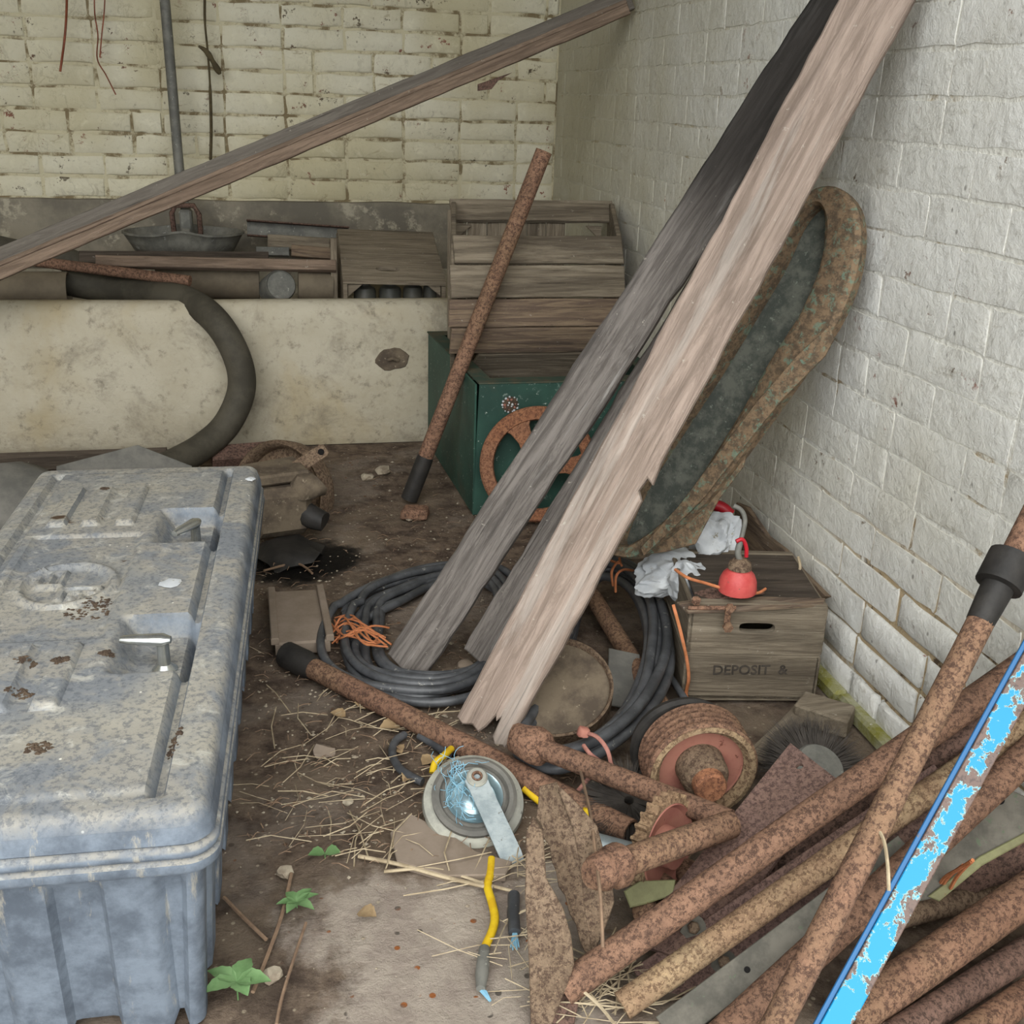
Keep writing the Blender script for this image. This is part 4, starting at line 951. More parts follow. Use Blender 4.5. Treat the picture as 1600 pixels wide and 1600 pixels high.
# ================================================================== RUSTY GUARD PAN LEANING ON THE WALL
pp = RX(1318, 400, .98); pn = V((-.80, -.52, .28)).normalized()
pan = thing('guard_pan', RZ(985, 868, 0), 'long rusty guard pan with green paint flakes leaning on the right wall', 'guard')
outer = [(1282, 290), (1312, 294), (1336, 322), (1343, 360), (1340, 405), (1327, 455), (1300, 512), (1255, 575), (1200, 652), (1150, 720), (1100, 785), (1050, 830), (1000, 868), (975, 872), (940, 860), (945, 820), (985, 750), (1040, 660), (1100, 570), (1150, 490), (1195, 410), (1230, 345), (1255, 305)]
inner = [(1276, 318), (1284, 335), (1284, 362), (1281, 395), (1272, 428), (1258, 462), (1240, 498), (1200, 560), (1155, 640), (1110, 712), (1065, 780), (1025, 820), (985, 848), (968, 852), (960, 845), (970, 815), (1005, 745), (1060, 660), (1115, 575), (1165, 492), (1210, 415), (1240, 350), (1262, 322)]
Mp = frame_n(pp, pn); Mpi = Mp.inverted()
O2 = [tuple((Mpi @ RP(a, b, pp, pn))[:2]) for a, b in outer]; I2 = [tuple((Mpi @ RP(a, b, pp, pn))[:2]) for a, b in inner]
def smooth2(P): return [tuple(p)[:2] for p in cat_rom([V((a, b, 0)) for a, b in P], 3, True)]
O3, I3 = smooth2(O2), smooth2(I2)
mbp = MB(); n = len(O3)
# rounded flange: outer edge bends back, inner edge drops into the pan
rows = [([(a*1, b*1, -.03) for a, b in O3]), [(a, b, -.006) for a, b in O3], [(a+(c_-a)*.12, b+(d_-b)*.12, 0.0) for (a, b), (c_, d_) in zip(O3, I3)], [(a+(c_-a)*.85, b+(d_-b)*.85, -.004) for (a, b), (c_, d_) in zip(O3, I3)], [(a, b, -.012) for a, b in I3], [(a, b, -.045) for a, b in I3]]
vs = [V(p) for r_ in rows for p in r_]; fs = [(k2*n+i, k2*n+(i+1) % n, (k2+1)*n+(i+1) % n, (k2+1)*n+i) for k2 in range(5) for i in range(n)]
build(mbp.add(vs, fs), 'flange', 'rust_green', pan, Mp, 35, local=True)
build(MB().prism(I3, .003, 0, z0=-.044), 'inner_sheet', 'pan_inner', pan, Mp, local=True)
poly_on('edge_strip', [(1296, 508), (1302, 530), (1288, 556), (1220, 625), (1150, 712), (1100, 776), (1050, 826), (1005, 868), (1000, 856), (1060, 790), (1120, 710), (1180, 630), (1245, 555)], pp+pn*.016, pn, .006, 'rust_green', pan)
poly_on('lower_lip', [(1170, 690), (1160, 730), (1122, 780), (1085, 850), (1040, 862), (1000, 868), (1030, 830), (1075, 788), (1130, 715)], pp-pn*.02, pn, .006, 'rust_green', pan)

# ================================================================== CABLE COILS
def coil(name, path, turns, r, label, seed, spread=.03, dz=.03):
    rg = random.Random(seed); base = cat_rom([RZ(*q) for q in path], 5, True); N = len(base); cen = sum(base, V())/N; pts = []
    offs = [(rg.uniform(-1, 1)*spread, rg.uniform(-1, 1)*spread*.5, rg.uniform(-1, 1)*spread*.5, rg.random()*dz) for _ in range(turns+2)]
    for i in range(turns*N+1):
        k2, f = divmod(i, N); f = f/N; f = f*f*(3-2*f); o_ = [a+(b-a)*f for a, b in zip(offs[k2], offs[k2+1])]; p = base[i % N]
        d = p-cen; d.z = 0; d.normalize(); wb = noise.noise(V((i*.09, k2*3.3, seed)))*spread*.6
        q = p+d*(o_[0]+wb)+V((o_[1], o_[2], o_[3])); q.z = max(q.z, r+.002); pts.append(q)
    return tag(build(MB().tube(pts, r, 8), name, 'black_cable', smooth=60), label, 'cable')
coil('cable_coil', [(558, 962, .01), (548, 1010, .01), (562, 1052, .01), (604, 1080, .01), (670, 1088, .012), (732, 1076, .012), (782, 1045, .01), (812, 1000, .01), (815, 955, .01), (785, 915, .01), (745, 896, .01), (682, 902, .012), (625, 922, .012), (578, 942, .012)], 10, .0095, 'coil of black cable lying flat under the grey leaning board', 1, .05, .03)
coil('cable_coil', [(940, 900, .06), (982, 910, .07), (1012, 948, .075), (1024, 1002, .07), (1018, 1056, .06), (992, 1112, .055), (945, 1160, .05), (885, 1190, .045), (842, 1192, .028), (816, 1182, .012), (820, 1150, .006), (852, 1100, .006), (882, 1020, .01), (905, 940, .03)], 10, .0105, 'larger coil of thick black cable beside the lettered crate', 2, .022, .03)
def twine(name, pxz, r, mat, label, grp=None):
    pts = cat_rom([RZ(a, b, z) for a, b, z in pxz], 6)
    return tag(build(MB().tube(pts, r, 6), name, mat, smooth=60), label, 'twine', grp)
rg = random.Random(5)
tie = thing('twine_bundle', RZ(575, 990, .03), 'frayed bundle of orange twine tied round the flat cable coil', 'twine')
for i in range(11):
    a = [(515+rg.uniform(0, 12), 985+rg.uniform(-22, 22), .02), (545+rg.uniform(-8, 8), 972+rg.uniform(-10, 25), .045), (575+rg.uniform(-10, 10), 985+rg.uniform(-12, 22), .055), (600+rg.uniform(-8, 12), 990+rg.uniform(-14, 22), .04)]
    build(MB().tube(cat_rom([RZ(*q) for q in a], 6), .0021, 5), 'strand', 'orange_twine', tie, smooth=60)
tie2 = thing('twine_tie', RZ(965, 900, .08), 'orange twine knotted round the top of the larger cable coil', 'twine')
for a in ([(958, 915, .09), (956, 893, .125), (966, 878, .13), (972, 885, .12)], [(962, 925, .08), (963, 900, .12), (975, 890, .125), (990, 892, .11)], [(955, 876, .12), (968, 880, .13), (968, 872, .12)]):
    build(MB().tube(cat_rom([RZ(*q) for q in a], 6), .003, 5), 'strand', 'orange_twine', tie2, smooth=60)
tie3 = thing('twine_tie', RZ(940, 1180, .06), 'pink twine knotted round the bottom of the larger cable coil', 'twine')
for a in ([(905, 1145, .10), (930, 1150, .115), (948, 1170, .11), (955, 1195, .085)], [(912, 1165, .10), (922, 1178, .10), (938, 1190, .08)], [(900, 1240, .03), (915, 1222, .05), (925, 1210, .06)]):
    build(MB().tube(cat_rom([RZ(*q) for q in a], 6), .0038, 6), 'strand', 'pink_twine', tie3, smooth=60)
build(clod('', RZ(912, 1143, .11), .012, .7, '', 3), 'knot', 'red_rusty', tie3, smooth=50)
twine('twine_offcut', [(688, 1068, .01), (700, 1058, .02), (725, 1050, .02), (740, 1055, .012)], .0028, 'red_paint', 'short red cord lying inside the flat cable coil')
twine('orange_cord', [(1052, 945, .20), (1063, 985, .16), (1073, 1030, .10), (1076, 1060, .06), (1072, 1085, .02), (1080, 1102, .012)], .0035, 'orange_twine', 'orange cord hanging down the left side of the lettered crate')
# ================================================================== ROUND LID
dn = V((-.16, -.44, .88)).normalized(); dcn = RZ(868, 1076, .062)
Mdisc = frame_n(dcn, dn); rl = .104
ld = thing('drum_lid', (dcn.x, dcn.y, 0), 'round dirty metal drum lid with raised rim under the pale board', 'lid')
build(MB().lathe([(0, -.004), (rl-.004, -.004), (rl-.004, 0), (0, 0)], 48, Mdisc), 'disc', 'cobweb_motor', ld, smooth=40)
build(MB().lathe([(rl-.004, -.02), (rl+.002, -.02), (rl+.003, .012), (rl-.001, .014), (rl-.004, .01), (rl-.004, -.02)], 48, Mdisc), 'rim', 'rust_dusty', ld, smooth=40)
tag(poly_on('slate_tile', [(952, 1012), (1000, 1022), (1004, 1110), (948, 1100)], RZ(975, 1070, .03), (.1, -.45, .85), .006, 'slate'), 'dark grey slate tile behind the round lid', 'tile')
tag(pipe('angle_pipe', RZ(925, 930, .045), RZ(1048, 1130, .03), .019, 'rust', hollow=True), 'short rusty pipe lying inside the larger cable coil', 'pipe')
hose('cable_stub', [RZ(1040, 1045, .03), RZ(1062, 1080, .03), RZ(1085, 1112, .02)], .007, 'black_cable', 'stub of black cable pointing at the grooved pulley', 'cable', 8)

# ================================================================== LETTERED CRATE
ck = math.radians(-11); e1 = V((math.cos(ck), math.sin(ck), 0)); e2 = V((-e1.y, e1.x, 0)); co_ = RZ(1066, 1096, 0); co_.z = 0
cw = .255; cd = .25
hl = RY(1058, 950, co_.y).z; hr = RY(1302, 937, (co_+e1*cw).y).z; chh = (hl+hr)/2
cr = thing('bottle_crate', co_, 'old grey wooden bottle crate stencilled DEPOSIT against the right wall', 'crate')
def Fc(u, v_, z): return co_+e1*u+e2*v_+V((0, 0, z))
Mf = Matrix(((e1.x, 0, -e2.x, co_.x), (e1.y, 0, -e2.y, co_.y), (0, 1, 0, 0), (0, 0, 0, 1)))
fh = chh*.49
lp_ = rectloop(0, cw, fh+.001, chh, 5); nn = len(lp_)
slot = []
for i in range(nn):
    t = 2*math.pi*i/nn; c_, s_ = math.cos(t), math.sin(t)
    slot.append((cw*.50+.034*math.copysign(abs(c_)**.45, c_), chh*.76+.0105*math.copysign(abs(s_)**.7, s_)))
def part_l(mb, name, mat, par, M, **k2): return build(mb, name, mat, par, M, local=True, **k2)
part_l(MB().ring_plate(lp_, slot, .016), 'front_board', 'wood_crate', cr, Mf)
lowb = part_l(MB().prism([(0, .002), (cw, .006), (cw, fh-.0005), (0, fh-.0005)], .016, .0015), 'front_board', 'wood_crate', cr, Mf)
Mb_ = Matrix.Translation(e2*cd) @ Mf
part_l(MB().box((cw/2, chh*.25, 0), (cw, chh*.49, .016), ch=.0015), 'back_board', 'wood_crate', cr, Mb_); part_l(MB().box((cw/2, chh*.75, 0), (cw, chh*.49, .016), ch=.0015), 'back_board', 'wood_crate', cr, Mb_)
for u in (-.004, cw-.008):
    for k2 in range(2):
        a = Fc(u+.006, .0, chh*(.24+.5*k2)); b = Fc(u+.006, cd, chh*(.24+.5*k2)); board('side_board', a, b, chh*.47, .010, 'wood_crate', e1, cr, seed=k2)
board('bottom_board', Fc(cw/2, 0, .012), Fc(cw/2, cd, .012), cw-.02, .01, 'wood_crate', (0, 0, 1), cr)
build(MB().prism([(0, 0), (.035, 0), (0, -.05)], .012, .001, frame_n(Fc(.014, .018, chh-.004), -e2)), 'corner_block', 'wood_crate', cr)
def text(body, M, size, parent, mat='ink', name='lettering', ext=.0004):
    cu = bpy.data.curves.new('txt', 'FONT'); cu.body = body; cu.size = size; cu.align_x = 'LEFT'; cu.extrude = ext; cu.space_character = 1.0; cu.offset = size*.018; cu.resolution_u = 3
    to = bpy.data.objects.new('txt', cu); COL.objects.link(to); dg = bpy.context.evaluated_depsgraph_get()
    me = bpy.data.meshes.new_from_object(to.evaluated_get(dg)); bpy.data.objects.remove(to); bpy.data.curves.remove(cu)
    me.name = name; me.materials.clear(); me.materials.append(MT[mat]); o = bpy.data.objects.new(name, me); COL.objects.link(o)
    o.parent = parent; o.matrix_local = WM[parent].inverted() @ M; WM[o] = M; return o
text('DEPOSIT  &', Mf @ Matrix.Translation((.052, chh*.285, .0006)) @ Matrix.Rotation(.03, 4, 'Z'), .0285, lowb)
# contents: loose boards, rusty hinge strip with bolts
tag(board('loose_board', Fc(.012, cd*.5, chh-.006), Fc(cw-.004, cd*.5, chh-.004), cd-.03, .008, 'wood_dark', (0, 0, 1)), 'added dark wide board closing the lettered crate and shading its handle slot', 'board')  # added cover: keeps light out of the crate so the handle slot goes black
tag(poly_on('loose_board', [(1058, 940), (1130, 930), (1290, 934), (1286, 944), (1160, 952), (1075, 955)], Fc(cw/2, .05, chh+.004), (-.05, -.12, .99), .007, 'wood_crate_brown'), 'thin brown board lying across the top of the lettered crate', 'board')
tag(poly_on('loose_board', [(1085, 925), (1150, 905), (1180, 918), (1195, 925), (1110, 938)], Fc(cw/2, .06, chh+.012), (-.1, -.15, .98), .006, 'rust_dark'), 'dark scrap sheet under the red oil can', 'sheet')
rs = thing('hinge_strip', Fc(.04, -.01, chh-.03), 'rusty strip with two bolts hooked over the lettered crate', 'hinge')
h0, h1 = RY(1075, 950, co_.y-.012), RY(1150, 950, co_.y-.035)
build(MB().tube([h0, h1], .004, 8), 'rod', 'rust', rs)
hb = RY(1137, 962, co_.y-.034)
build(MB().box(hb, (.012, .006, .035), ch=.002), 'strap', 'rust', rs); build(MB().lathe([(0, 0), (.010, 0), (.010, .008), (0, .008)], 6, frame_n(hb+V((0, -.004, -.02)), -e2)), 'bolt', 'rust', rs); build(MB().lathe([(0, 0), (.009, 0), (.009, .007), (0, .007)], 6, frame_n(hb+V((0, -.004, .019)), -e2)), 'bolt', 'rust', rs)
build(MB().lathe([(0, 0), (.009, 0), (.009, .008), (0, .008)], 6, frame_n(RY(1087, 941, co_.y-.01), V((0, -.4, 1)))), 'bolt', 'rust', rs)
tag(poly_on('wall_board', [(1150, 785), (1166, 792), (1198, 838), (1225, 858), (1250, 890), (1292, 932), (1220, 960), (1165, 955), (1140, 850)], V((1.015, 2.0, .2)), (-1, -.02, .12), .012, 'wood_crate_brown'), 'broken brown board standing between the lettered crate and the wall', 'board')
tag(build(MB().tube(cat_rom([RX(a, b, 1.0) for a, b in [(1234, 930), (1240, 908), (1250, 888), (1247, 870)]], 5), .003, 6), 'bent_stalk', 'straw', smooth=50), 'pale bent stalk standing beside the broken wall board', 'stalk')
# oil can
oc = RZ(1152, 918, chh+.022); oc.z = chh+.016
can = thing('oil_can', oc, 'red oil can with curved grey spout on top of the lettered crate', 'oil can')
rc_ = mm(30, oc)
build(MB().lathe([(0, 0), (rc_*.98, 0), (rc_, .004), (rc_*.96, .022), (rc_*.82, .034), (rc_*.5, .046), (rc_*.42, .05), (rc_*.4, .06), (0, .06)], 28, Matrix.Translation(oc)), 'can_body', 'red_paint', can, smooth=40)
build(MB().lathe([(0, .046), (rc_*.62, .046), (rc_*.55, .058), (rc_*.3, .066), (0, .066)], 20, Matrix.Translation(oc)), 'cap', 'rust_dusty', can, smooth=40)
dcan = oc.y
build(MB().tube(cat_rom([oc+V((0, 0, .06)), RY(1153, 862, dcan), RY(1160, 835, dcan+.005), RY(1164, 812, dcan+.01), RY(1158, 797, dcan+.015), RY(1146, 790, dcan+.02)], 6), [.006]*10+[.0045]*21, 10), 'spout', 'galvanised_dull', can, smooth=60)
build(MB().tube(cat_rom([RY(1166, 870, dcan), RY(1166, 855, dcan), RY(1160, 843, dcan), RY(1150, 846, dcan)], 5), .004, 8), 'lever', 'red_bright', can, smooth=50)
twine('orange_cord', [(1055, 890, chh+.05), (1075, 903, chh+.05), (1105, 912, chh+.03), (1140, 922, chh+.02), (1180, 927, chh+.012), (1196, 920, chh+.012)], .003, 'orange_twine', 'orange cord trailing over the crate below the oil can')
# crumpled sacks
def sack(name, c, rx, ry, rz, seed, label, tilt=0.0, sub=5):
    bm = bmesh.new(); bmesh.ops.create_icosphere(bm, subdivisions=sub, radius=1.0); s_ = V((seed*2.7, seed*1.3, seed*.7)); mb = MB(); bm.verts.ensure_lookup_table(); vs = []
    R = Matrix.Rotation(tilt, 3, 'Y')
    for v_ in bm.verts:
        p = v_.co.copy(); w_ = V((p.x*1.1+.5*p.y, p.y*.8, p.z*1.2)); d = 1.0+.30*noise.noise(p*1.1+s_)
        d += .10*(1-abs(noise.noise(w_*1.5+s_))*4.0); d += .045*(1-abs(noise.noise(V((w_.x*3.6, w_.y*2.2, w_.z*2.2))+s_*2))*4)
        q = R @ V((p.x*rx*d, p.y*ry*d, p.z*rz*d)); vs.append(q+V(c))
    mb.add(vs, [tuple(q.index for q in f.verts) for f in bm.faces]); bm.free()
    return tag(build(mb, name, 'white_bag', smooth=24), label, 'sack')
sack('plastic_sack', RY(1118, 845, 1.96), .045, .045, .06, 3, 'upright crumpled white plastic sack behind the red oil can', .5)
sack('plastic_sack', RY(1046, 893, 1.93), .078, .055, .036, 8, 'flattened crumpled white plastic sack beside the cable coil', -.35)
sack('plastic_sack', RY(1082, 912, 1.86), .048, .05, .045, 5, 'small grey white plastic sack drooping into the lettered crate', .5)
tag(build(MB().tube(cat_rom([RY(1112, 788, 2.08), RY(1128, 793, 2.07), RY(1142, 804, 2.06)], 5), [.013]*8+[.012]*3, 10), 'plastic_grip', 'red_bright', smooth=50), 'bright red plastic handle behind the white sack', 'handle')
# pieces at the foot of the crate
tag(board('wood_lath', RZ(1180, 1185, .012), RZ(1262, 1103, .016), .035, .01, 'wood_crate', (0, -.2, 1), ends=(.0, .02)), 'flat wooden lath lying in front of the lettered crate', 'lath')
tag(build(MB().box(RZ(1288, 1116, .022), (.10, .065, .04), Matrix.Rotation(-.75, 3, 'Z'), .004).jitter(.003, 20), 'wood_block', 'wood_crate', smooth=30), 'rough grey block between the crate and the mossy wall foot', 'block')

# ================================================================== LONG FLOOR PIPES
f0, f1 = RZ(462, 1030, .024), RZ(985, 1300, .024)
fp = thing('floor_pipe', f0, 'long brown rusty pipe with black socket lying across the floor', 'pipe')
pipe('tube', f0, f1, .0205, 'rust', fp, wob=.0012)
fd = (f1-f0).normalized()
build(MB().tube([f0-fd*.03, f0-fd*.028, f0+fd*.025, f0+fd*.055], [.016, .027, .028, .0215], 18), 'socket', 'black_paint', fp, smooth=40)
g0, g1 = RZ(828, 1162, .085), RZ(1140, 1283, .115)
gp = thing('coupled_pipe', g0, 'red brown rusty pipe with a lumpy coupling at one end', 'pipe')
pipe('tube', g0, g1, .0175, 'rust_red', gp, wob=.001)
gd = (g1-g0).normalized()
build(MB().tube([g0-gd*.035, g0-gd*.03, g0-gd*.01, g0+gd*.012, g0+gd*.03, g0+gd*.034], [.018, .026, .030, .033, .028, .02], 14).jitter(.004, 30), 'coupling', 'rust', gp, smooth=50)

# ================================================================== GROOVED PULLEY
vd = ray(1100, 1205).normalized(); pnrm = (-vd*.80+CR*.25-CU*.54); pnrm.z *= .4; pnrm.normalize()
rp = .090; pc = RZ(1098, 1206, .100)
pu = thing('belt_pulley', (pc.x, pc.y, 0), 'rusty four groove belt pulley with red face standing on the floor', 'pulley')
Mpu = frame_n(pc, pnrm)
pf = [(0, -.06), (rp-.004, -.06), (rp, -.057)]
for i in range(4):
    z = -.058+i*.0135; pf += [(rp, z+.0005), (rp-.020, z+.004), (rp-.020, z+.0085), (rp, z+.012)]
pf += [(rp, .0), (rp-.004, .004), (rp-.014, .005), (rp-.02, -.008)]
build(MB().lathe(pf, 64, Mpu), 'grooved_rim', 'rust', pu, smooth=30)
build(MB().lathe([(rp-.018, -.010), (rp-.022, -.014), (.04, -.018), (.035, -.018)], 48, Mpu), 'web', 'red_rusty', pu, smooth=30)
build(MB().lathe([(.040, -.02), (.038, .014), (.034, .022), (.030, .024), (.026, .026)], 32, Mpu), 'hub', 'rust_dusty', pu, smooth=30)
build(MB().lathe([(.026, .0), (.026, .042), (.023, .046), (0, .044)], 28, Mpu), 'shaft', 'rust_orange', pu, smooth=30)
build(MB().lathe([(rp-.021, -.007), (rp-.012, .006), (rp-.004, .0055), (rp-.012, .0075), (rp-.021, -.004)], 48, Mpu), 'lip', 'rust_yellow', pu, smooth=30)
# black ring behind
Mbr = frame_n(pc-pnrm*.075+V((-.012, 0, .0)), pnrm)
tag(build(MB().lathe([(.05, -.012), (.084, -.012), (.088, 0), (.084, .008), (.05, .008), (.05, -.012)], 40, Mbr), 'rubber_ring', 'black_paint', smooth=30), 'black rubber ring behind the grooved pulley', 'ring')

# ================================================================== SPROCKET
sn = V((.60, -.78, .16)).normalized(); rs_ = .078; spc = RZ(1040, 1322, .0795)
sp = thing('chain_sprocket', (spc.x, spc.y, 0), 'red rusty chain sprocket with yellow brown teeth standing by the pulley', 'sprocket')
Msp = frame_n(spc, sn); teeth = 26; out = []
for i in range(teeth):
    for t, r_ in ((0, rs_-.009), (.25, rs_-.007), (.42, rs_), (.6, rs_), (.78, rs_-.007)):
        a = 2*math.pi*(i+t)/teeth; out.append((r_*math.cos(a), r_*math.sin(a)))
inn = [((rs_-.014)*math.cos(2*math.pi*i/len(out)), (rs_-.014)*math.sin(2*math.pi*i/len(out))) for i in range(len(out))]
build(MB().ring_plate(out, inn, .02, Msp, .006), 'toothed_ring', 'rust_yellow', sp)
build(MB().lathe([(rs_-.013, .004), (rs_-.016, .007), (rs_-.022, 0), (.03, -.006), (.028, .02), (0, .02)], 40, Msp), 'disc', 'red_rusty', sp, smooth=30)
build(MB().lathe([(.022, 0), (.022, .014), (.018, .017), (0, .017)], 20, Msp), 'hub', 'rust', sp, smooth=30)

# ================================================================== AUGER
a0, a1 = RZ(942, 1360, .15), RZ(1142, 1288, .125)
au = thing('auger', (a0.x, a0.y, 0), 'rusty auger shaft with torn spiral flight near the yellow rope reel', 'auger')
pipe('shaft', a0, a1, .0195, 'rust', au, wob=.001)
aux = (a0-a1).normalized(); Mau = frame_n(a0, aux, V((0, 0, 1)))
build(MB().lathe([(.0, .02), (.018, .02), (.023, .012), (.026, .0), (.024, -.012), (.029, -.016), (.029, -.03), (.026, -.036), (.02, -.038)], 24, Mau).jitter(.003, 40), 'collar', 'rust', au, smooth=35)
def flight(a_0, a_1, R, pitch, z0, th, jagg, seed, rin=.022):
    mb = MB(); n = 44; m = 5; vs = []; rg = random.Random(seed)
    for s_ in (0, 1):
        for i in range(n+1):
            t = i/n; a = a_0+(a_1-a_0)*t; Ro = R*(1-.5*sst(.85, 1, t)-.45*sst(.12, 0, t) if False else 1)*(1+jagg*noise.noise(V((t*14, seed, 0)))+jagg*.6*noise.noise(V((t*40, seed, 3))))
            Ro *= (.35+.65*sst(0, .16, t))*(.4+.6*(1-sst(.86, 1, t)))
            for j in range(m+1):
                r_ = rin+(max(Ro, rin+.004)-rin)*j/m
                vs.append(Mau @ V((r_*math.cos(a), r_*math.sin(a), z0+pitch*(a-a_0)/(2*math.pi)+s_*th-.12*(r_-rin)*(1+.5*noise.noise(V((t*3, 0, seed)))))))
    w_ = m+1; B = (n+1)*w_; fs = []
    for i in range(n):
        for j in range(m):
            q = (i*w_+j, i*w_+j+1, (i+1)*w_+j+1, (i+1)*w_+j); fs.append(q[::-1]); fs.append(tuple(B+x for x in q))
        fs.append((i*w_+m, (i+1)*w_+m, B+(i+1)*w_+m, B+i*w_+m)); fs.append(((i+1)*w_, i*w_, B+i*w_, B+(i+1)*w_))
    for i in (0, n): fs.append(tuple(i*w_+j for j in range(w_))+tuple(B+i*w_+j for j in range(w_-1, -1, -1)))
    return mb.add(vs, fs)
fl0 = RZ(905, 1350, .125)
poly_on('flight', [(842, 1228), (868, 1222), (884, 1262), (897, 1300), (906, 1350), (912, 1420), (925, 1497), (912, 1486), (905, 1470), (899, 1445), (889, 1428), (882, 1400), (872, 1386), (868, 1362), (861, 1345), (858, 1322), (848, 1308), (846, 1290), (837, 1278), (840, 1255)], fl0, (-.62, -.62, .48), .006, 'rust_dusty', au)
poly_on('flight', [(868, 1222), (905, 1258), (933, 1290), (944, 1330), (956, 1372), (960, 1410), (946, 1450), (925, 1497), (912, 1420), (906, 1350), (897, 1300), (884, 1262)], fl0+V((.004, 0, .002)), (-.12, -.80, .58), .006, 'rust_dusty', au)
plt = thing('rusty_plate', RZ(870, 1560, 0), 'brown bent rusty plate standing in front of the auger', 'plate')
poly_on('upper_sheet', [(822, 1300), (833, 1276), (848, 1300), (853, 1372), (880, 1420), (892, 1462), (897, 1508), (884, 1545), (862, 1600), (830, 1640), (826, 1500), (820, 1400)], RZ(862, 1560, .03), (-.30, -.72, .62), .007, 'rust_dusty', plt)
poly_on('lower_sheet', [(828, 1480), (870, 1510), (905, 1560), (890, 1640), (835, 1660)], RZ(862, 1570, .015)+V((-.0, .01, -.0)), (-.1, -.35, .93), .006, 'rust_dark', plt)
tag(poly_on('yellow_strip', [(975, 1392), (1000, 1376), (1056, 1374), (1052, 1398), (1010, 1412), (985, 1418)], RZ(1010, 1400, .05), (-.1, -.6, .78), .006, 'yellow_green_paint'), 'chipped yellow green metal strip beside the sprocket', 'strip')
tag(pipe('galvanised_tube', RZ(930, 1322, .03), RZ(990, 1338, .03), .02, 'galvanised', hollow=False), 'blue grey metal tube end under the auger', 'tube')
tag(pipe('yellow_tube', RZ(914, 1277, .088), RZ(917, 1263, .10), .0055, 'yellow_rope'), 'little yellow tube end sticking up beside the auger', 'tube')
for i, (a, b, r_) in enumerate(((1035, 1385, .02), (1075, 1365, .022), (1010, 1425, .02))):
    tag(build(clod('', RZ(a, b, .02), r_, .9, '', 60+i), 'rust_lump', 'rust', smooth=40), ['small rusty lump under the sprocket', 'larger rusty lump between sprocket and holed plate', 'rusty lump under the yellow green strip'][i], 'scrap')
# ================================================================== BRUSHES
def brush(name, c, nrm, rin, rout, cnt, seed, label, disc=True, a_0=0, a_1=2*math.pi):
    rg = random.Random(seed); M = frame_n(c, nrm); root = thing(name, (c.x, c.y, max(0, c.z-.03)), label, 'brush'); mb = MB()
    for i in range(cnt):
        a = rg.uniform(a_0, a_1); z = rg.uniform(-.02, .02); b = a+rg.uniform(-.12, .12); r1 = rout*rg.uniform(.82, 1.05)
        p = M @ V((rin*math.cos(a), rin*math.sin(a), z*.5)); q = M @ V((r1*math.cos(b), r1*math.sin(b), z+rg.uniform(-.012, .012)))
        q.z = max(q.z, .002); p.z = max(p.z, .002)
        d = (q-p).normalized(); u = d.orthogonal().normalized()*.0011; w_ = d.cross(u)
        mb.add([p+u, p-u*.5+w_*.8, p-u*.5-w_*.8, q], [(0, 1, 3), (1, 2, 3), (2, 0, 3)])
    o = build(mb, 'bristles', 'brush_bristle', root); o['kind'] = 'stuff'
    if disc: build(MB().lathe([(0, .022), (rin*.9, .022), (rin, .016), (rin, -.016), (0, -.016)], 32, M), 'disc', 'galvanised_dull', root, smooth=30)
    return root
brush('circular_brush', RZ(1275, 1205, .05), V((.1, -.45, .9)), .042, .105, 2600, 1, 'round brush with dark bristles behind the holed rusty plate')
brush('circular_brush', RZ(982, 1256, .035), V((-.1, -.35, .93)), .008, .085, 2200, 2, 'worn brush of dark bristles under the coupled pipe', False)

# ================================================================== REEL WITH YELLOW ROPE
rn = V((-.02, -.46, .88)).normalized(); rc2 = RZ(741, 1245, .045); rr = .080
rl_ = thing('rope_reel', (rc2.x, rc2.y, 0), 'grey reel with bright metal centre and bracket arm on the floor', 'reel')
Mr = frame_n(rc2, rn)
build(MB().lathe([(0, -.03), (rr, -.03), (rr+.002, -.022), (rr, -.012), (rr-.006, -.008), (rr-.01, -.006), (rr-.016, -.006)], 56, Mr), 'back_flange', 'reel_grey', rl_, smooth=35)
build(MB().lathe([(rr-.014, -.012), (rr-.012, .004), (rr-.018, .008), (rr-.024, .006), (rr-.026, .0), (rr-.030, .004), (rr-.034, .002), (rr-.036, -.004)], 56, Mr), 'rubber_band', 'slate', rl_, smooth=35)
build(MB().lathe([(rr-.034, .003), (rr-.038, .001), (rr-.044, -.008), (rr-.055, -.010), (rr-.06, -.006), (.016, -.004), (0, -.004)], 48, Mr), 'bright_dish', 'reel_bright', rl_, smooth=35)
build(MB().lathe([(.017, -.006), (.017, .018), (.014, .021), (.009, .021), (.009, .010)], 24, frame_n(RP(744, 1222, rc2, rn), rn)), 'hub', 'reel_grey', rl_, smooth=35)
build(MB().lathe([(.0085, .006), (.0085, .022), (.0055, .022), (.0055, .012), (0, .012)], 20, frame_n(RP(744, 1222, rc2, rn), rn)), 'spindle', 'rust_red', rl_, smooth=35)
hc = RP(746, 1222, rc2+rn*.016, rn); he = RP(798, 1335, rc2+rn*.016, rn); axm = (he-hc).normalized(); sd = axm.cross(rn).normalized()
arm = MB(); prof = [(hc-axm*.018, .010), (hc-axm*.008, .018), (hc+axm*.01, .017), (he-axm*.02, .0175), (he, .0175), (he+axm*.012-rn*.006, .0175), (he+axm*.018-rn*.02, .0175), (he+axm*.018-rn*.034, .0175)]
vs = []
for p, h_ in prof:
    for s_, z in ((-1, 0), (1, 0), (1, -.004), (-1, -.004)): vs.append(p+sd*(s_*h_)+(rn*z if p is not prof[-1][0] and p is not prof[-2][0] else axm*z))
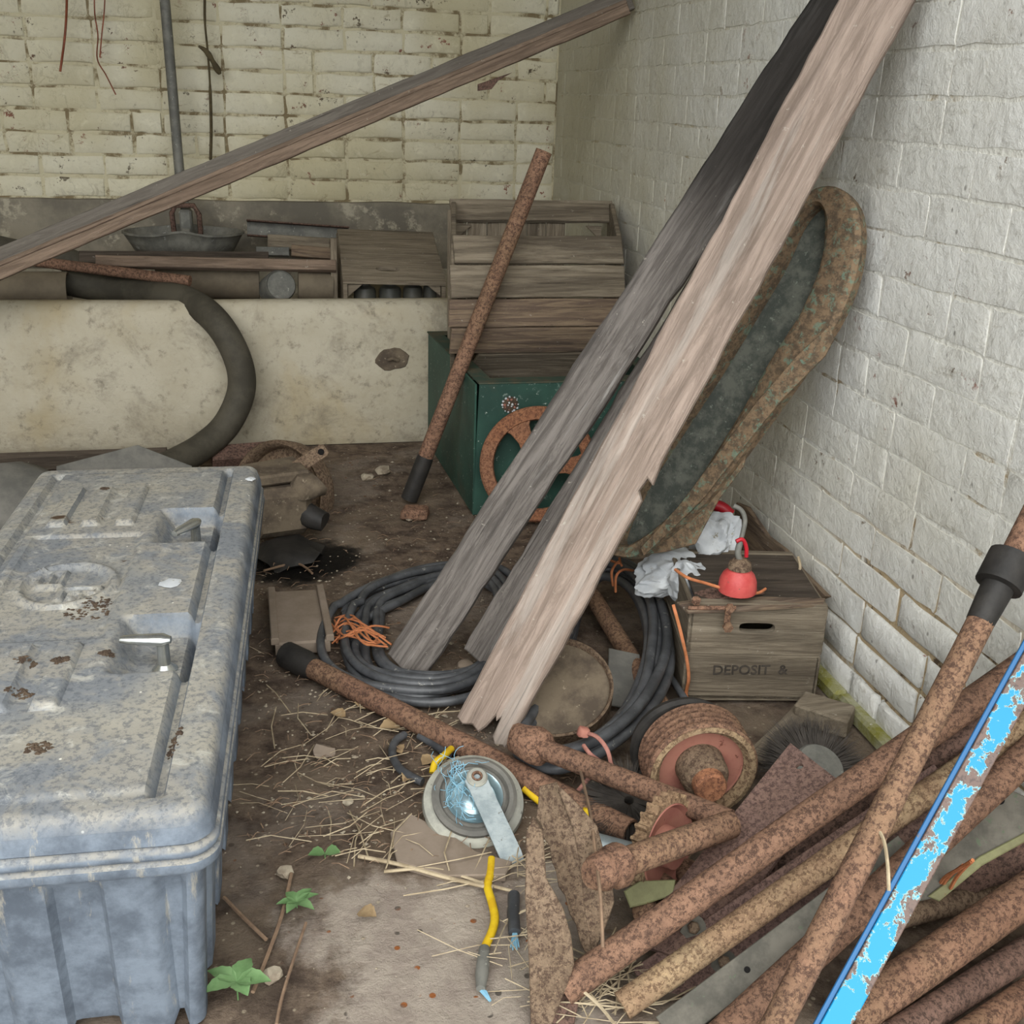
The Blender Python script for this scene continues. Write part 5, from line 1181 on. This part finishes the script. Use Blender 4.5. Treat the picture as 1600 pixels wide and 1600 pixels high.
fs = [(k2*4+i, k2*4+(i+1) % 4, (k2+1)*4+(i+1) % 4, (k2+1)*4+i) for k2 in range(len(prof)-1) for i in range(4)]+[(0, 1, 2, 3), tuple(4*(len(prof)-1)+i for i in range(4))]
build(arm.add(vs, fs), 'bracket_arm', 'galvanised', rl_)
rg = random.Random(9); fb = MB()
for i in range(70):
    t = rg.random(); p = Mr @ V((-.028+.02*rg.gauss(0, .6), -.02+.085*t+.006*rg.gauss(0, 1), .004+.006*rg.random())); pts = [p]
    d = V((rg.gauss(0, .4), rg.gauss(0, 1), rg.gauss(.1, .25)))
    for _ in range(4): d = (d+V((rg.gauss(0, .4), rg.gauss(0, .4), rg.gauss(0, .2)))).normalized(); q = pts[-1]+(Mr.to_3x3() @ d)*.008; pts.append(q)
    fb.tube(pts, .0005, 3, False)
o = build(fb, 'blue_fibres', 'blue_fibre', rl_); o['kind'] = 'stuff'; o['label'] = 'tangle of fine pale blue fibres'
yr = thing('yellow_rope', RZ(770, 1420, 0), 'yellow rope snaking from the reel to a grey metal end', 'rope')
build(MB().tube(cat_rom([RZ(a, b, .007) for a, b in [(768, 1342), (766, 1365), (762, 1385), (768, 1408), (773, 1432), (770, 1452), (760, 1475), (756, 1485)]], 6), .0062, 10), 'rope', 'yellow_rope', yr, smooth=60)
build(MB().tube([RZ(757, 1482, .008), RZ(755, 1500, .009), RZ(753, 1522, .010), RZ(751, 1545, .010)], [.0075, .0085, .009, .006], 12), 'ferrule', 'galvanised_dull', yr, smooth=40)
build(MB().tube([RZ(750, 1545, .006), RZ(758, 1552, .005), RZ(766, 1564, .003)], [.003, .004, .002], 6), 'frayed_tip', 'blue_fibre', yr, smooth=40)
for a, lab in (([(676, 1208, .03), (680, 1192, .04), (692, 1182, .04), (705, 1170, .03)], 'short yellow rope end behind the top of the reel'), ([(818, 1232, .02), (838, 1248, .012), (848, 1256, .01)], 'short yellow rope piece right of the reel')):
    tag(build(MB().tube(cat_rom([RZ(*q) for q in a], 5), .0062, 8), 'rope_piece', 'yellow_rope', smooth=60), lab, 'rope')
cs = thing('cut_cable', RZ(803, 1450, 0), 'cut black cable end with bare wires right of the yellow rope', 'cable')
build(MB().tube([RZ(803, 1398, .010), RZ(802, 1430, .010), RZ(804, 1458, .010)], .0088, 12), 'sheath', 'black_cable', cs, smooth=40)
for i in range(5): build(MB().tube([RZ(802+i*1.2, 1456, .010), RZ(798+i*3.2, 1480+(i % 2)*4, .006)], .0011, 5), 'bare_wire', 'blue_fibre', cs)
hose('cable_loop', [RZ(660, 1222, .01), RZ(640, 1212, .012), RZ(622, 1198, .012), RZ(613, 1176, .012), RZ(618, 1158, .012), RZ(632, 1148, .01)], .0075, 'black_cable', 'bent offcut of black cable left of the reel', 'cable', 8)
hose('cable_loop', [RZ(655, 1150, .012), RZ(680, 1165, .012), RZ(702, 1180, .012)], .007, 'black_cable', 'straight black cable offcut under the long floor pipe', 'cable', 8)
tag(poly_on('flat_stone', [(610, 1300), (640, 1270), (700, 1300), (745, 1330), (800, 1345), (790, 1366), (700, 1368), (620, 1345)], RZ(700, 1330, .010), (0, 0, 1), .014, 'tile_tan'), 'flat brown slab piece lying under the rope reel', 'slab')

# ================================================================== SCRAP PIPE PILE
def pile(name, p0, p1, r, mat, label, ext=0.0, **k2):
    p0, p1 = V(p0), V(p1); return tag(pipe(name, p0, p1+(p1-p0)*ext, r, mat, **k2), label, 'pipe')
pA = (RZ(880, 1547, .024), RX(1640, 1012, 1.025)); pile('scrap_pipe', *pA, .0205, 'rust_red', 'red brown pipe lying highest across the holed plate', wob=.001)
pC = (RZ(972, 1572, .02), RX(1640, 1106, 1.025)); pile('scrap_pipe', *pC, .018, 'rust_yellow', 'yellowish speckled rusty pipe running beside the bolted flat', wob=.001)
pA2 = (RZ(1205, 1372, .06), RX(1640, 1055, 1.028)); pile('scrap_pipe', *pA2, .018, 'rust_dark', 'dark brown pipe tucked under the red brown one', wob=.001)
pD = (RZ(1120, 1628, .024), RX(1640, 1148, 1.0)); pile('scrap_pipe', *pD, .021, 'rust_red', 'red rusty pipe passing under the blue bar', wob=.001)
b0, b1 = RZ(1128, 1770, .03), RX(1612, 812, .93)
pBt = thing('coupled_pole', b0, 'thick orange rusty pole with black coupling rising over the pile', 'pole')
bt = b0+(b1-b0)*1.17
pipe('tube', b0, bt, .0165, 'rust', pBt, wob=.001)
k0 = b0+(b1-b0)*.90; bd_ = (b1-b0).normalized()
build(MB().tube([k0-bd_*.075, k0-bd_*.05, k0-bd_*.022, k0-bd_*.02, k0+bd_*.024, k0+bd_*.026], [.0168, .0185, .020, .029, .029, .018], 22), 'coupling', 'black_paint', pBt, smooth=35)
l0, l1 = RZ(1228, 1745, .03), RX(1640, 988, .9)
bl = thing('blue_bar', l0, 'flat steel bar with chipped bright blue paint on top of the pile', 'bar')
L = (l1-l0).length*1.12; Mbl = frame(l0, l1-l0, (CC-l0.lerp(l1, .6))+V((.12, 0, 0)))
part_l(MB().prism([(0, -.0145), (L, -.0145), (L, .0145), (0, .0145)], .008, .001, z0=.004), 'face', 'blue_paint', bl, Mbl)
part_l(MB().prism([(0, .0148), (L, .0148), (L, .021), (0, .021)], .014, .001, z0=.0), 'edge', 'blue_edge', bl, Mbl)
pE = (RZ(1318, 1596, .029), RX(1640, 1372, 1.015)); pile('scrap_pipe', *pE, .0265, 'rust', 'thick pitted pipe low on the floor under the blue bar', wob=.001)
pF = (RZ(1395, 1622, .021), RX(1640, 1464, 1.01)); pile('scrap_pipe', *pF, .0195, 'rust_dark', 'dark pitted pipe lying in front of the thick one', wob=.001)
pG = (RZ(1500, 1628, .021), RX(1640, 1530, .99)); pile('scrap_pipe', *pG, .0195, 'rust', 'orange brown pipe outermost of the low pipes', wob=.001)
pile('scrap_pipe', RZ(1400, 1434, .05), RX(1560, 1392, 1.0), .0165, 'rust_dusty', 'short mottled grey pipe poking out beneath the blue bar')
# holed plate
hn = (RZ(1305, 1215, .165)-RZ(1235, 1160, .165)).cross(RZ(985, 1470, .02)-RZ(1235, 1160, .165)); hn = -hn if hn.z < 0 else hn; hn.normalize()
hpz = thing('holed_plate', RZ(1100, 1400, 0), 'flat purple brown rusty plate with a round bolt hole', 'plate')
hpp = RZ(1235, 1160, .165); Mh = frame_n(hpp, hn); Mhi = Mh.inverted()
q = [Mhi @ RP(a, b, hpp, hn) for a, b in [(1235, 1161), (1306, 1216), (1095, 1508), (985, 1470)]]; hcn = Mhi @ RP(1249, 1197, hpp, hn)
cor = [tuple(p[:2]) for p in q]; ol = []
for i in range(4):
    a, b = cor[i], cor[(i+1) % 4]; ol += [(a[0]+(b[0]-a[0])*t/8, a[1]+(b[1]-a[1])*t/8) for t in range(8)]
# order hole loop to start where outline starts
ang0 = math.atan2(ol[0][1]-hcn.y, ol[0][0]-hcn.x); sgn = 1 if sum(cor[i][0]*cor[(i+1) % 4][1]-cor[(i+1) % 4][0]*cor[i][1] for i in range(4)) > 0 else -1
hl_ = [(hcn.x+.006*math.cos(math.atan2(p[1]-hcn.y, p[0]-hcn.x)), hcn.y+.006*math.sin(math.atan2(p[1]-hcn.y, p[0]-hcn.x))) for p in ol]
if sgn < 0: ol, hl_ = ol[::-1], hl_[::-1]
build(MB().ring_plate(ol, hl_, .006), 'sheet', 'rust_plate', hpz, Mh, local=True)
# bolted flat and grey angle
bf = thing('bolted_flat', RZ(1060, 1540, 0), 'rusty flat bar with hexagon bolts and grey paint under the yellowish pipe', 'bar')
u0, u1 = RZ(1015, 1560, .004), RX(1500, 1228, .86)
u0 = u0+V((0, 0, .0)); axf = (u1-u0)
Mfl = frame(u0, axf, V((-.25, -.55, .8))); L = axf.length
part_l(MB().prism([(0, -.045), (L, -.045), (L, .045), (0, .045)], .006, .001, z0=-.024), 'flat', 'rust_plate', bf, Mfl)
for a, b in ((1084, 1450), (1132, 1504)):
    nb = (Mfl.to_3x3() @ V((0, 0, 1))).normalized(); p = RP(a, b, Mfl @ V((0, 0, -.024)), nb); bo2 = build(MB().lathe([(0, .007), (.0065, .007), (.0085, .005), (.0085, 0), (0, 0)], 6, frame_n(p, nb)), 'bolt', 'rust_dusty', bf)
    build(MB().prism([(.017*(1+.3*noise.noise(V((i*.9, a, 0))))*math.cos(2*math.pi*i/12), .017*(1+.3*noise.noise(V((i*.9, b, 0))))*math.sin(2*math.pi*i/12)) for i in range(12)], .0006, 0, frame_n(p, nb), .0006), 'paint_patch', 'grey_green_paint', bf)
v0, v1 = RZ(1040, 1612, .012), RX(1420, 1325, .78)
ga = thing('grey_angle_iron', v0, 'grey painted angle iron lying between two rusty pipes', 'angle iron')
Mga = frame(v0, v1-v0, V((-.2, -.5, .85))); L = (v1-v0).length
part_l(MB().prism([(0, -.02), (L, -.02), (L, .02), (0, .02)], .005, .001, z0=.002), 'upper_flange', 'grey_green_paint', ga, Mga); part_l(MB().box((L/2, -.0175, -.018), (L, .005, .036)), 'lower_flange', 'grey_green_paint', ga, Mga)
part_l(MB().lathe([(0, 0), (.004, 0), (.004, .0008), (0, .0008)], 14, Matrix.Translation((L*.32, 0, .002))), 'bolt_hole_disc', 'hole_shade', ga, Mga)  # flat dark disc on the flange imitates a shaded bolt opening
# green grey channel
gcn = thing('green_channel', RZ(1500, 1400, 0), 'grey green channel section with a dark disc for its hole behind the blue bar', 'channel')
cn = V((-.35, -.6, .72)).normalized(); cp0 = RX(1540, 1290, .93)
poly_on('holed_face', [(1420, 1412), (1555, 1222), (1640, 1262), (1640, 1290), (1530, 1340), (1470, 1400)], cp0, cn, .006, 'grey_green_paint', gcn)
poly_on('yellow_edge', [(1450, 1400), (1530, 1338), (1640, 1280), (1640, 1294), (1535, 1352), (1468, 1408)], cp0+cn*.004, cn, .008, 'yellow_green_paint', gcn)
poly_on('side_face', [(1440, 1412), (1530, 1348), (1640, 1290), (1640, 1360), (1540, 1390), (1450, 1430)], cp0-cn*.02, V((-.3, -.85, .1)), .006, 'rust_dark', gcn)
ph_ = RP(1562, 1250, cp0, cn); build(MB().lathe([(0, 0), (.0065, 0), (.0065, .001), (0, .001)], 16, frame_n(ph_, cn)), 'bolt_hole_disc', 'hole_shade', gcn)  # dark disc laid on the face in place of a real shaded opening
ot = thing('twine_tie', RX(1490, 1385, .86), 'orange twine looped round the grey green channel', 'twine')
for a in ([(1462, 1395), (1475, 1372), (1498, 1358), (1520, 1344)], [(1485, 1388), (1495, 1370), (1508, 1355), (1518, 1346)], [(1470, 1390), (1482, 1370), (1505, 1352)]):
    build(MB().tube(cat_rom([RX(q[0], q[1], .86-.01*i) for i, q in enumerate(a)], 6), .0026, 5), 'strand', 'orange_twine', ot, smooth=60)

# ================================================================== PLANTS, STRAW, RUBBLE
def leaf(base, d, L, W, droop, seed):
    mb = MB(); d = V(d).normalized(); s_ = d.cross(V((0, 0, 1))).normalized(); n = 8; vs = []
    for i in range(n+1):
        t = i/n; w_ = W*1.25*math.sin(math.pi*min(1, t**.72))*(1+.14*(i % 2))+.0003; c = base+d*L*t+V((0, 0, L*(.35*t-droop*t*t)))
        vs += [c-s_*w_+V((0, 0, w_*.35)), c, c+s_*w_+V((0, 0, w_*.35))]
    for i in range(n): 
        a = i*3; mb.add([], [])
    return mb.add(vs, [(i*3+j, i*3+j+1, i*3+j+4, i*3+j+3) for i in range(n) for j in range(2)])
def plant(px, py, k2, L, W, label, seed, mat='leaf_green', lift=.01):
    b = RZ(px, py, .0); root = thing('leafy_weed', b, label, 'plant'); rg = random.Random(seed)
    build(MB().tube([b, b+V((0, 0, lift))], .0012, 5), 'stem', 'leaf_green', root)
    for i in range(k2):
        a = 2*math.pi*i/k2+rg.uniform(-.3, .3); build(leaf(b+V((0, 0, lift)), (math.cos(a), math.sin(a), 0), L*rg.uniform(.75, 1.1), W*rg.uniform(.8, 1.1), .3, i), 'leaf', mat, root, smooth=50)
plant(372, 1562, 5, .042, .010, 'green weed with broad toothed leaves beside the chest foot', 1, lift=.03)
plant(464, 1418, 6, .03, .006, 'small green weed with narrow leaves on the concrete edge', 2)
plant(508, 1342, 2, .026, .010, 'single round green leaf lying among the straw', 3)
# straw and stalks
rg = random.Random(21)
def straws(cnt, region, name, label, r0, r1, l0, l1, mat, seed):
    rg = random.Random(seed); mb = MB()
    for _ in range(cnt):
        a, b = region(rg); p = RZ(a, b, .004+rg.random()*.008); th = rg.uniform(0, math.pi) if rg.random() < .5 else rg.gauss(.3, .5); L = rg.uniform(l0, l1)
        d = V((math.cos(th), math.sin(th), rg.gauss(0, .04))); q = p+d*L; m = (p+q)/2+V((rg.gauss(0, .08)*L, rg.gauss(0, .08)*L, .004)); q.z = max(.002, q.z)
        mb.tube([p, m, q], rg.uniform(r0, r1), 4, False)
    return tag(build(mb, name, mat), label, 'straw', kind='stuff')
def reg_main(rg):
    c = rg.choice([(560, 1200, 70, 45), (500, 1150, 50, 60), (620, 1260, 60, 40), (640, 1360, 90, 25), (470, 1260, 40, 50), (800, 1380, 25, 40), (600, 1120, 40, 25), (800, 1520, 30, 40)])
    return rg.gauss(c[0], c[2]), rg.gauss(c[1], c[3])
straws(150, reg_main, 'loose_straw', 'dry straw and thin stalks strewn over the soil floor', .0005, .0013, .03, .14, 'straw', 1)
straws(60, lambda rg: (rg.gauss(960, 60), rg.gauss(1560, 35)), 'straw_in_pile', 'pale dry grass stems poking through the pipe ends', .0006, .0014, .05, .15, 'straw', 2)
straws(620, lambda rg: (rg.uniform(380, 900), rg.uniform(720, 1350)), 'fine_litter', 'fine dark twigs and litter on the soil floor', .0004, .0010, .008, .04, 'twig', 3)
def twig(px, r, label, mat='twig', z=.006):
    return tag(build(MB().tube(cat_rom([RZ(a, b, z+.002*(i % 2)) for i, (a, b) in enumerate(px)], 5), r, 6), 'twig', mat, smooth=50), label, 'twig')
twig([(560, 1338), (620, 1350), (700, 1372), (770, 1388)], .0032, 'long orange brown stalk lying across the concrete edge', 'straw')
twig([(600, 1362), (680, 1358), (760, 1382), (800, 1392)], .0025, 'long pale stalk lying below the orange brown one', 'straw')
twig([(455, 1365), (440, 1430), (415, 1500), (395, 1550)], .0028, 'thin dark twig running towards the chest foot')
twig([(350, 1402), (382, 1435), (416, 1468)], .0028, 'short dark twig crossing the soil beside the chest')
twig([(478, 1442), (455, 1510), (440, 1560), (432, 1600)], .0022, 'long thin twig along the crack in the concrete')
twig([(848, 1502), (900, 1540), (935, 1570), (960, 1600)], .0022, 'pale stem in front of the bent rusty plate', 'straw', .03)
tag(build(MB().tube(cat_rom([RZ(905, 1195, .08), RZ(922, 1270, .15), RZ(930, 1330, .16), RZ(938, 1400, .16), RZ(942, 1480, .12)], 6), .0024, 6), 'dry_stalk', 'twig', smooth=50), 'tall dry stem rising past the auger collar', 'stem')
tag(build(MB().tube(cat_rom([RX(1363, 1285, .66), RX(1380, 1310, .655), RX(1387, 1350, .65), RX(1389, 1392, .645)], 6), .0022, 6), 'dry_stalk', 'straw', smooth=50), 'pale stem caught across the thick orange pole', 'stem')
# dry leaves
for i, (a, b, L) in enumerate([(600, 1120, .04), (570, 1108, .035), (625, 1135, .04), (615, 1168, .03), (660, 1195, .03), (590, 1090, .03), (650, 1210, .035), (560, 1425, .03), (640, 1045, .03), (540, 1120, .03)]):
    o = build(leaf(RZ(a, b, .006), (math.cos(i*1.7), math.sin(i*1.7), 0), L, L*.35, .2, i), 'dry_leaf', 'dry_leaf', smooth=50)
    tag(o, 'curled brown dry leaf among the straw by the long floor pipe' if i != 7 else 'brown dry leaf on the concrete beside the narrow weed', 'leaf', 'dry leaves by the floor pipe' if i != 7 else None)
# rubble: pieces large enough to pick out, then crumbs
rg = random.Random(33)
for i, (a, b, r_, lab) in enumerate([(426, 1522, .013, 'cream stone chip on the soil near the green weed'), (445, 1362, .012, 'white stone chip below the straw'), (545, 1252, .010, 'pale yellow stone among the straw'), (575, 745, .02, 'broken plaster lump in front of the trough'), (600, 735, .025, 'flat plaster shard in front of the trough'), (640, 810, .010, 'pale chip beside the brick piece'), (545, 912, .009, 'white chip above the square tray'), (860, 1128, .012, 'pale stone beside the coupled pipe'), (505, 1175, .020, 'round brown stone beside the chest'), (728, 1040, .020, 'tan cobble inside the flat cable coil'), (455, 1012, .02, 'orange brown stone at the pipe socket')]):
    tag(build(clod('', RZ(a, b, r_*.3), r_, .55, '', 90+i), 'stone', 'rubble' if i not in (8, 9, 10) else 'tile_tan', smooth=35), lab, 'stone')
mb = MB()
for i in range(1700):
    if i < 1200: p = RZ(rg.uniform(400, 900), rg.uniform(700, 1320), 0)
    else: p = V((rg.uniform(-.6, 1.0), rg.uniform(.9, 3.3), 0))
    s_ = rg.uniform(.0012, .0038)*(1 if rg.random() < .93 else 1.8); p.z = fl_h(p.x, p.y)+s_*.3
    q = [V((rg.uniform(.6, 1.3)*x, rg.uniform(.6, 1.3)*y, rg.uniform(.4, .9)*z))*s_ for x, y, z in ((1, 0, 0), (0, 1, 0), (-1, 0, 0), (0, -1, 0), (0, 0, 1))]
    mb.add([p+a for a in q], [(0, 1, 4), (1, 2, 4), (2, 3, 4), (3, 0, 4)])
tag(build(mb, 'grit', 'rubble'), 'pale crumbs of grit scattered over the soil floor', 'grit', kind='stuff')
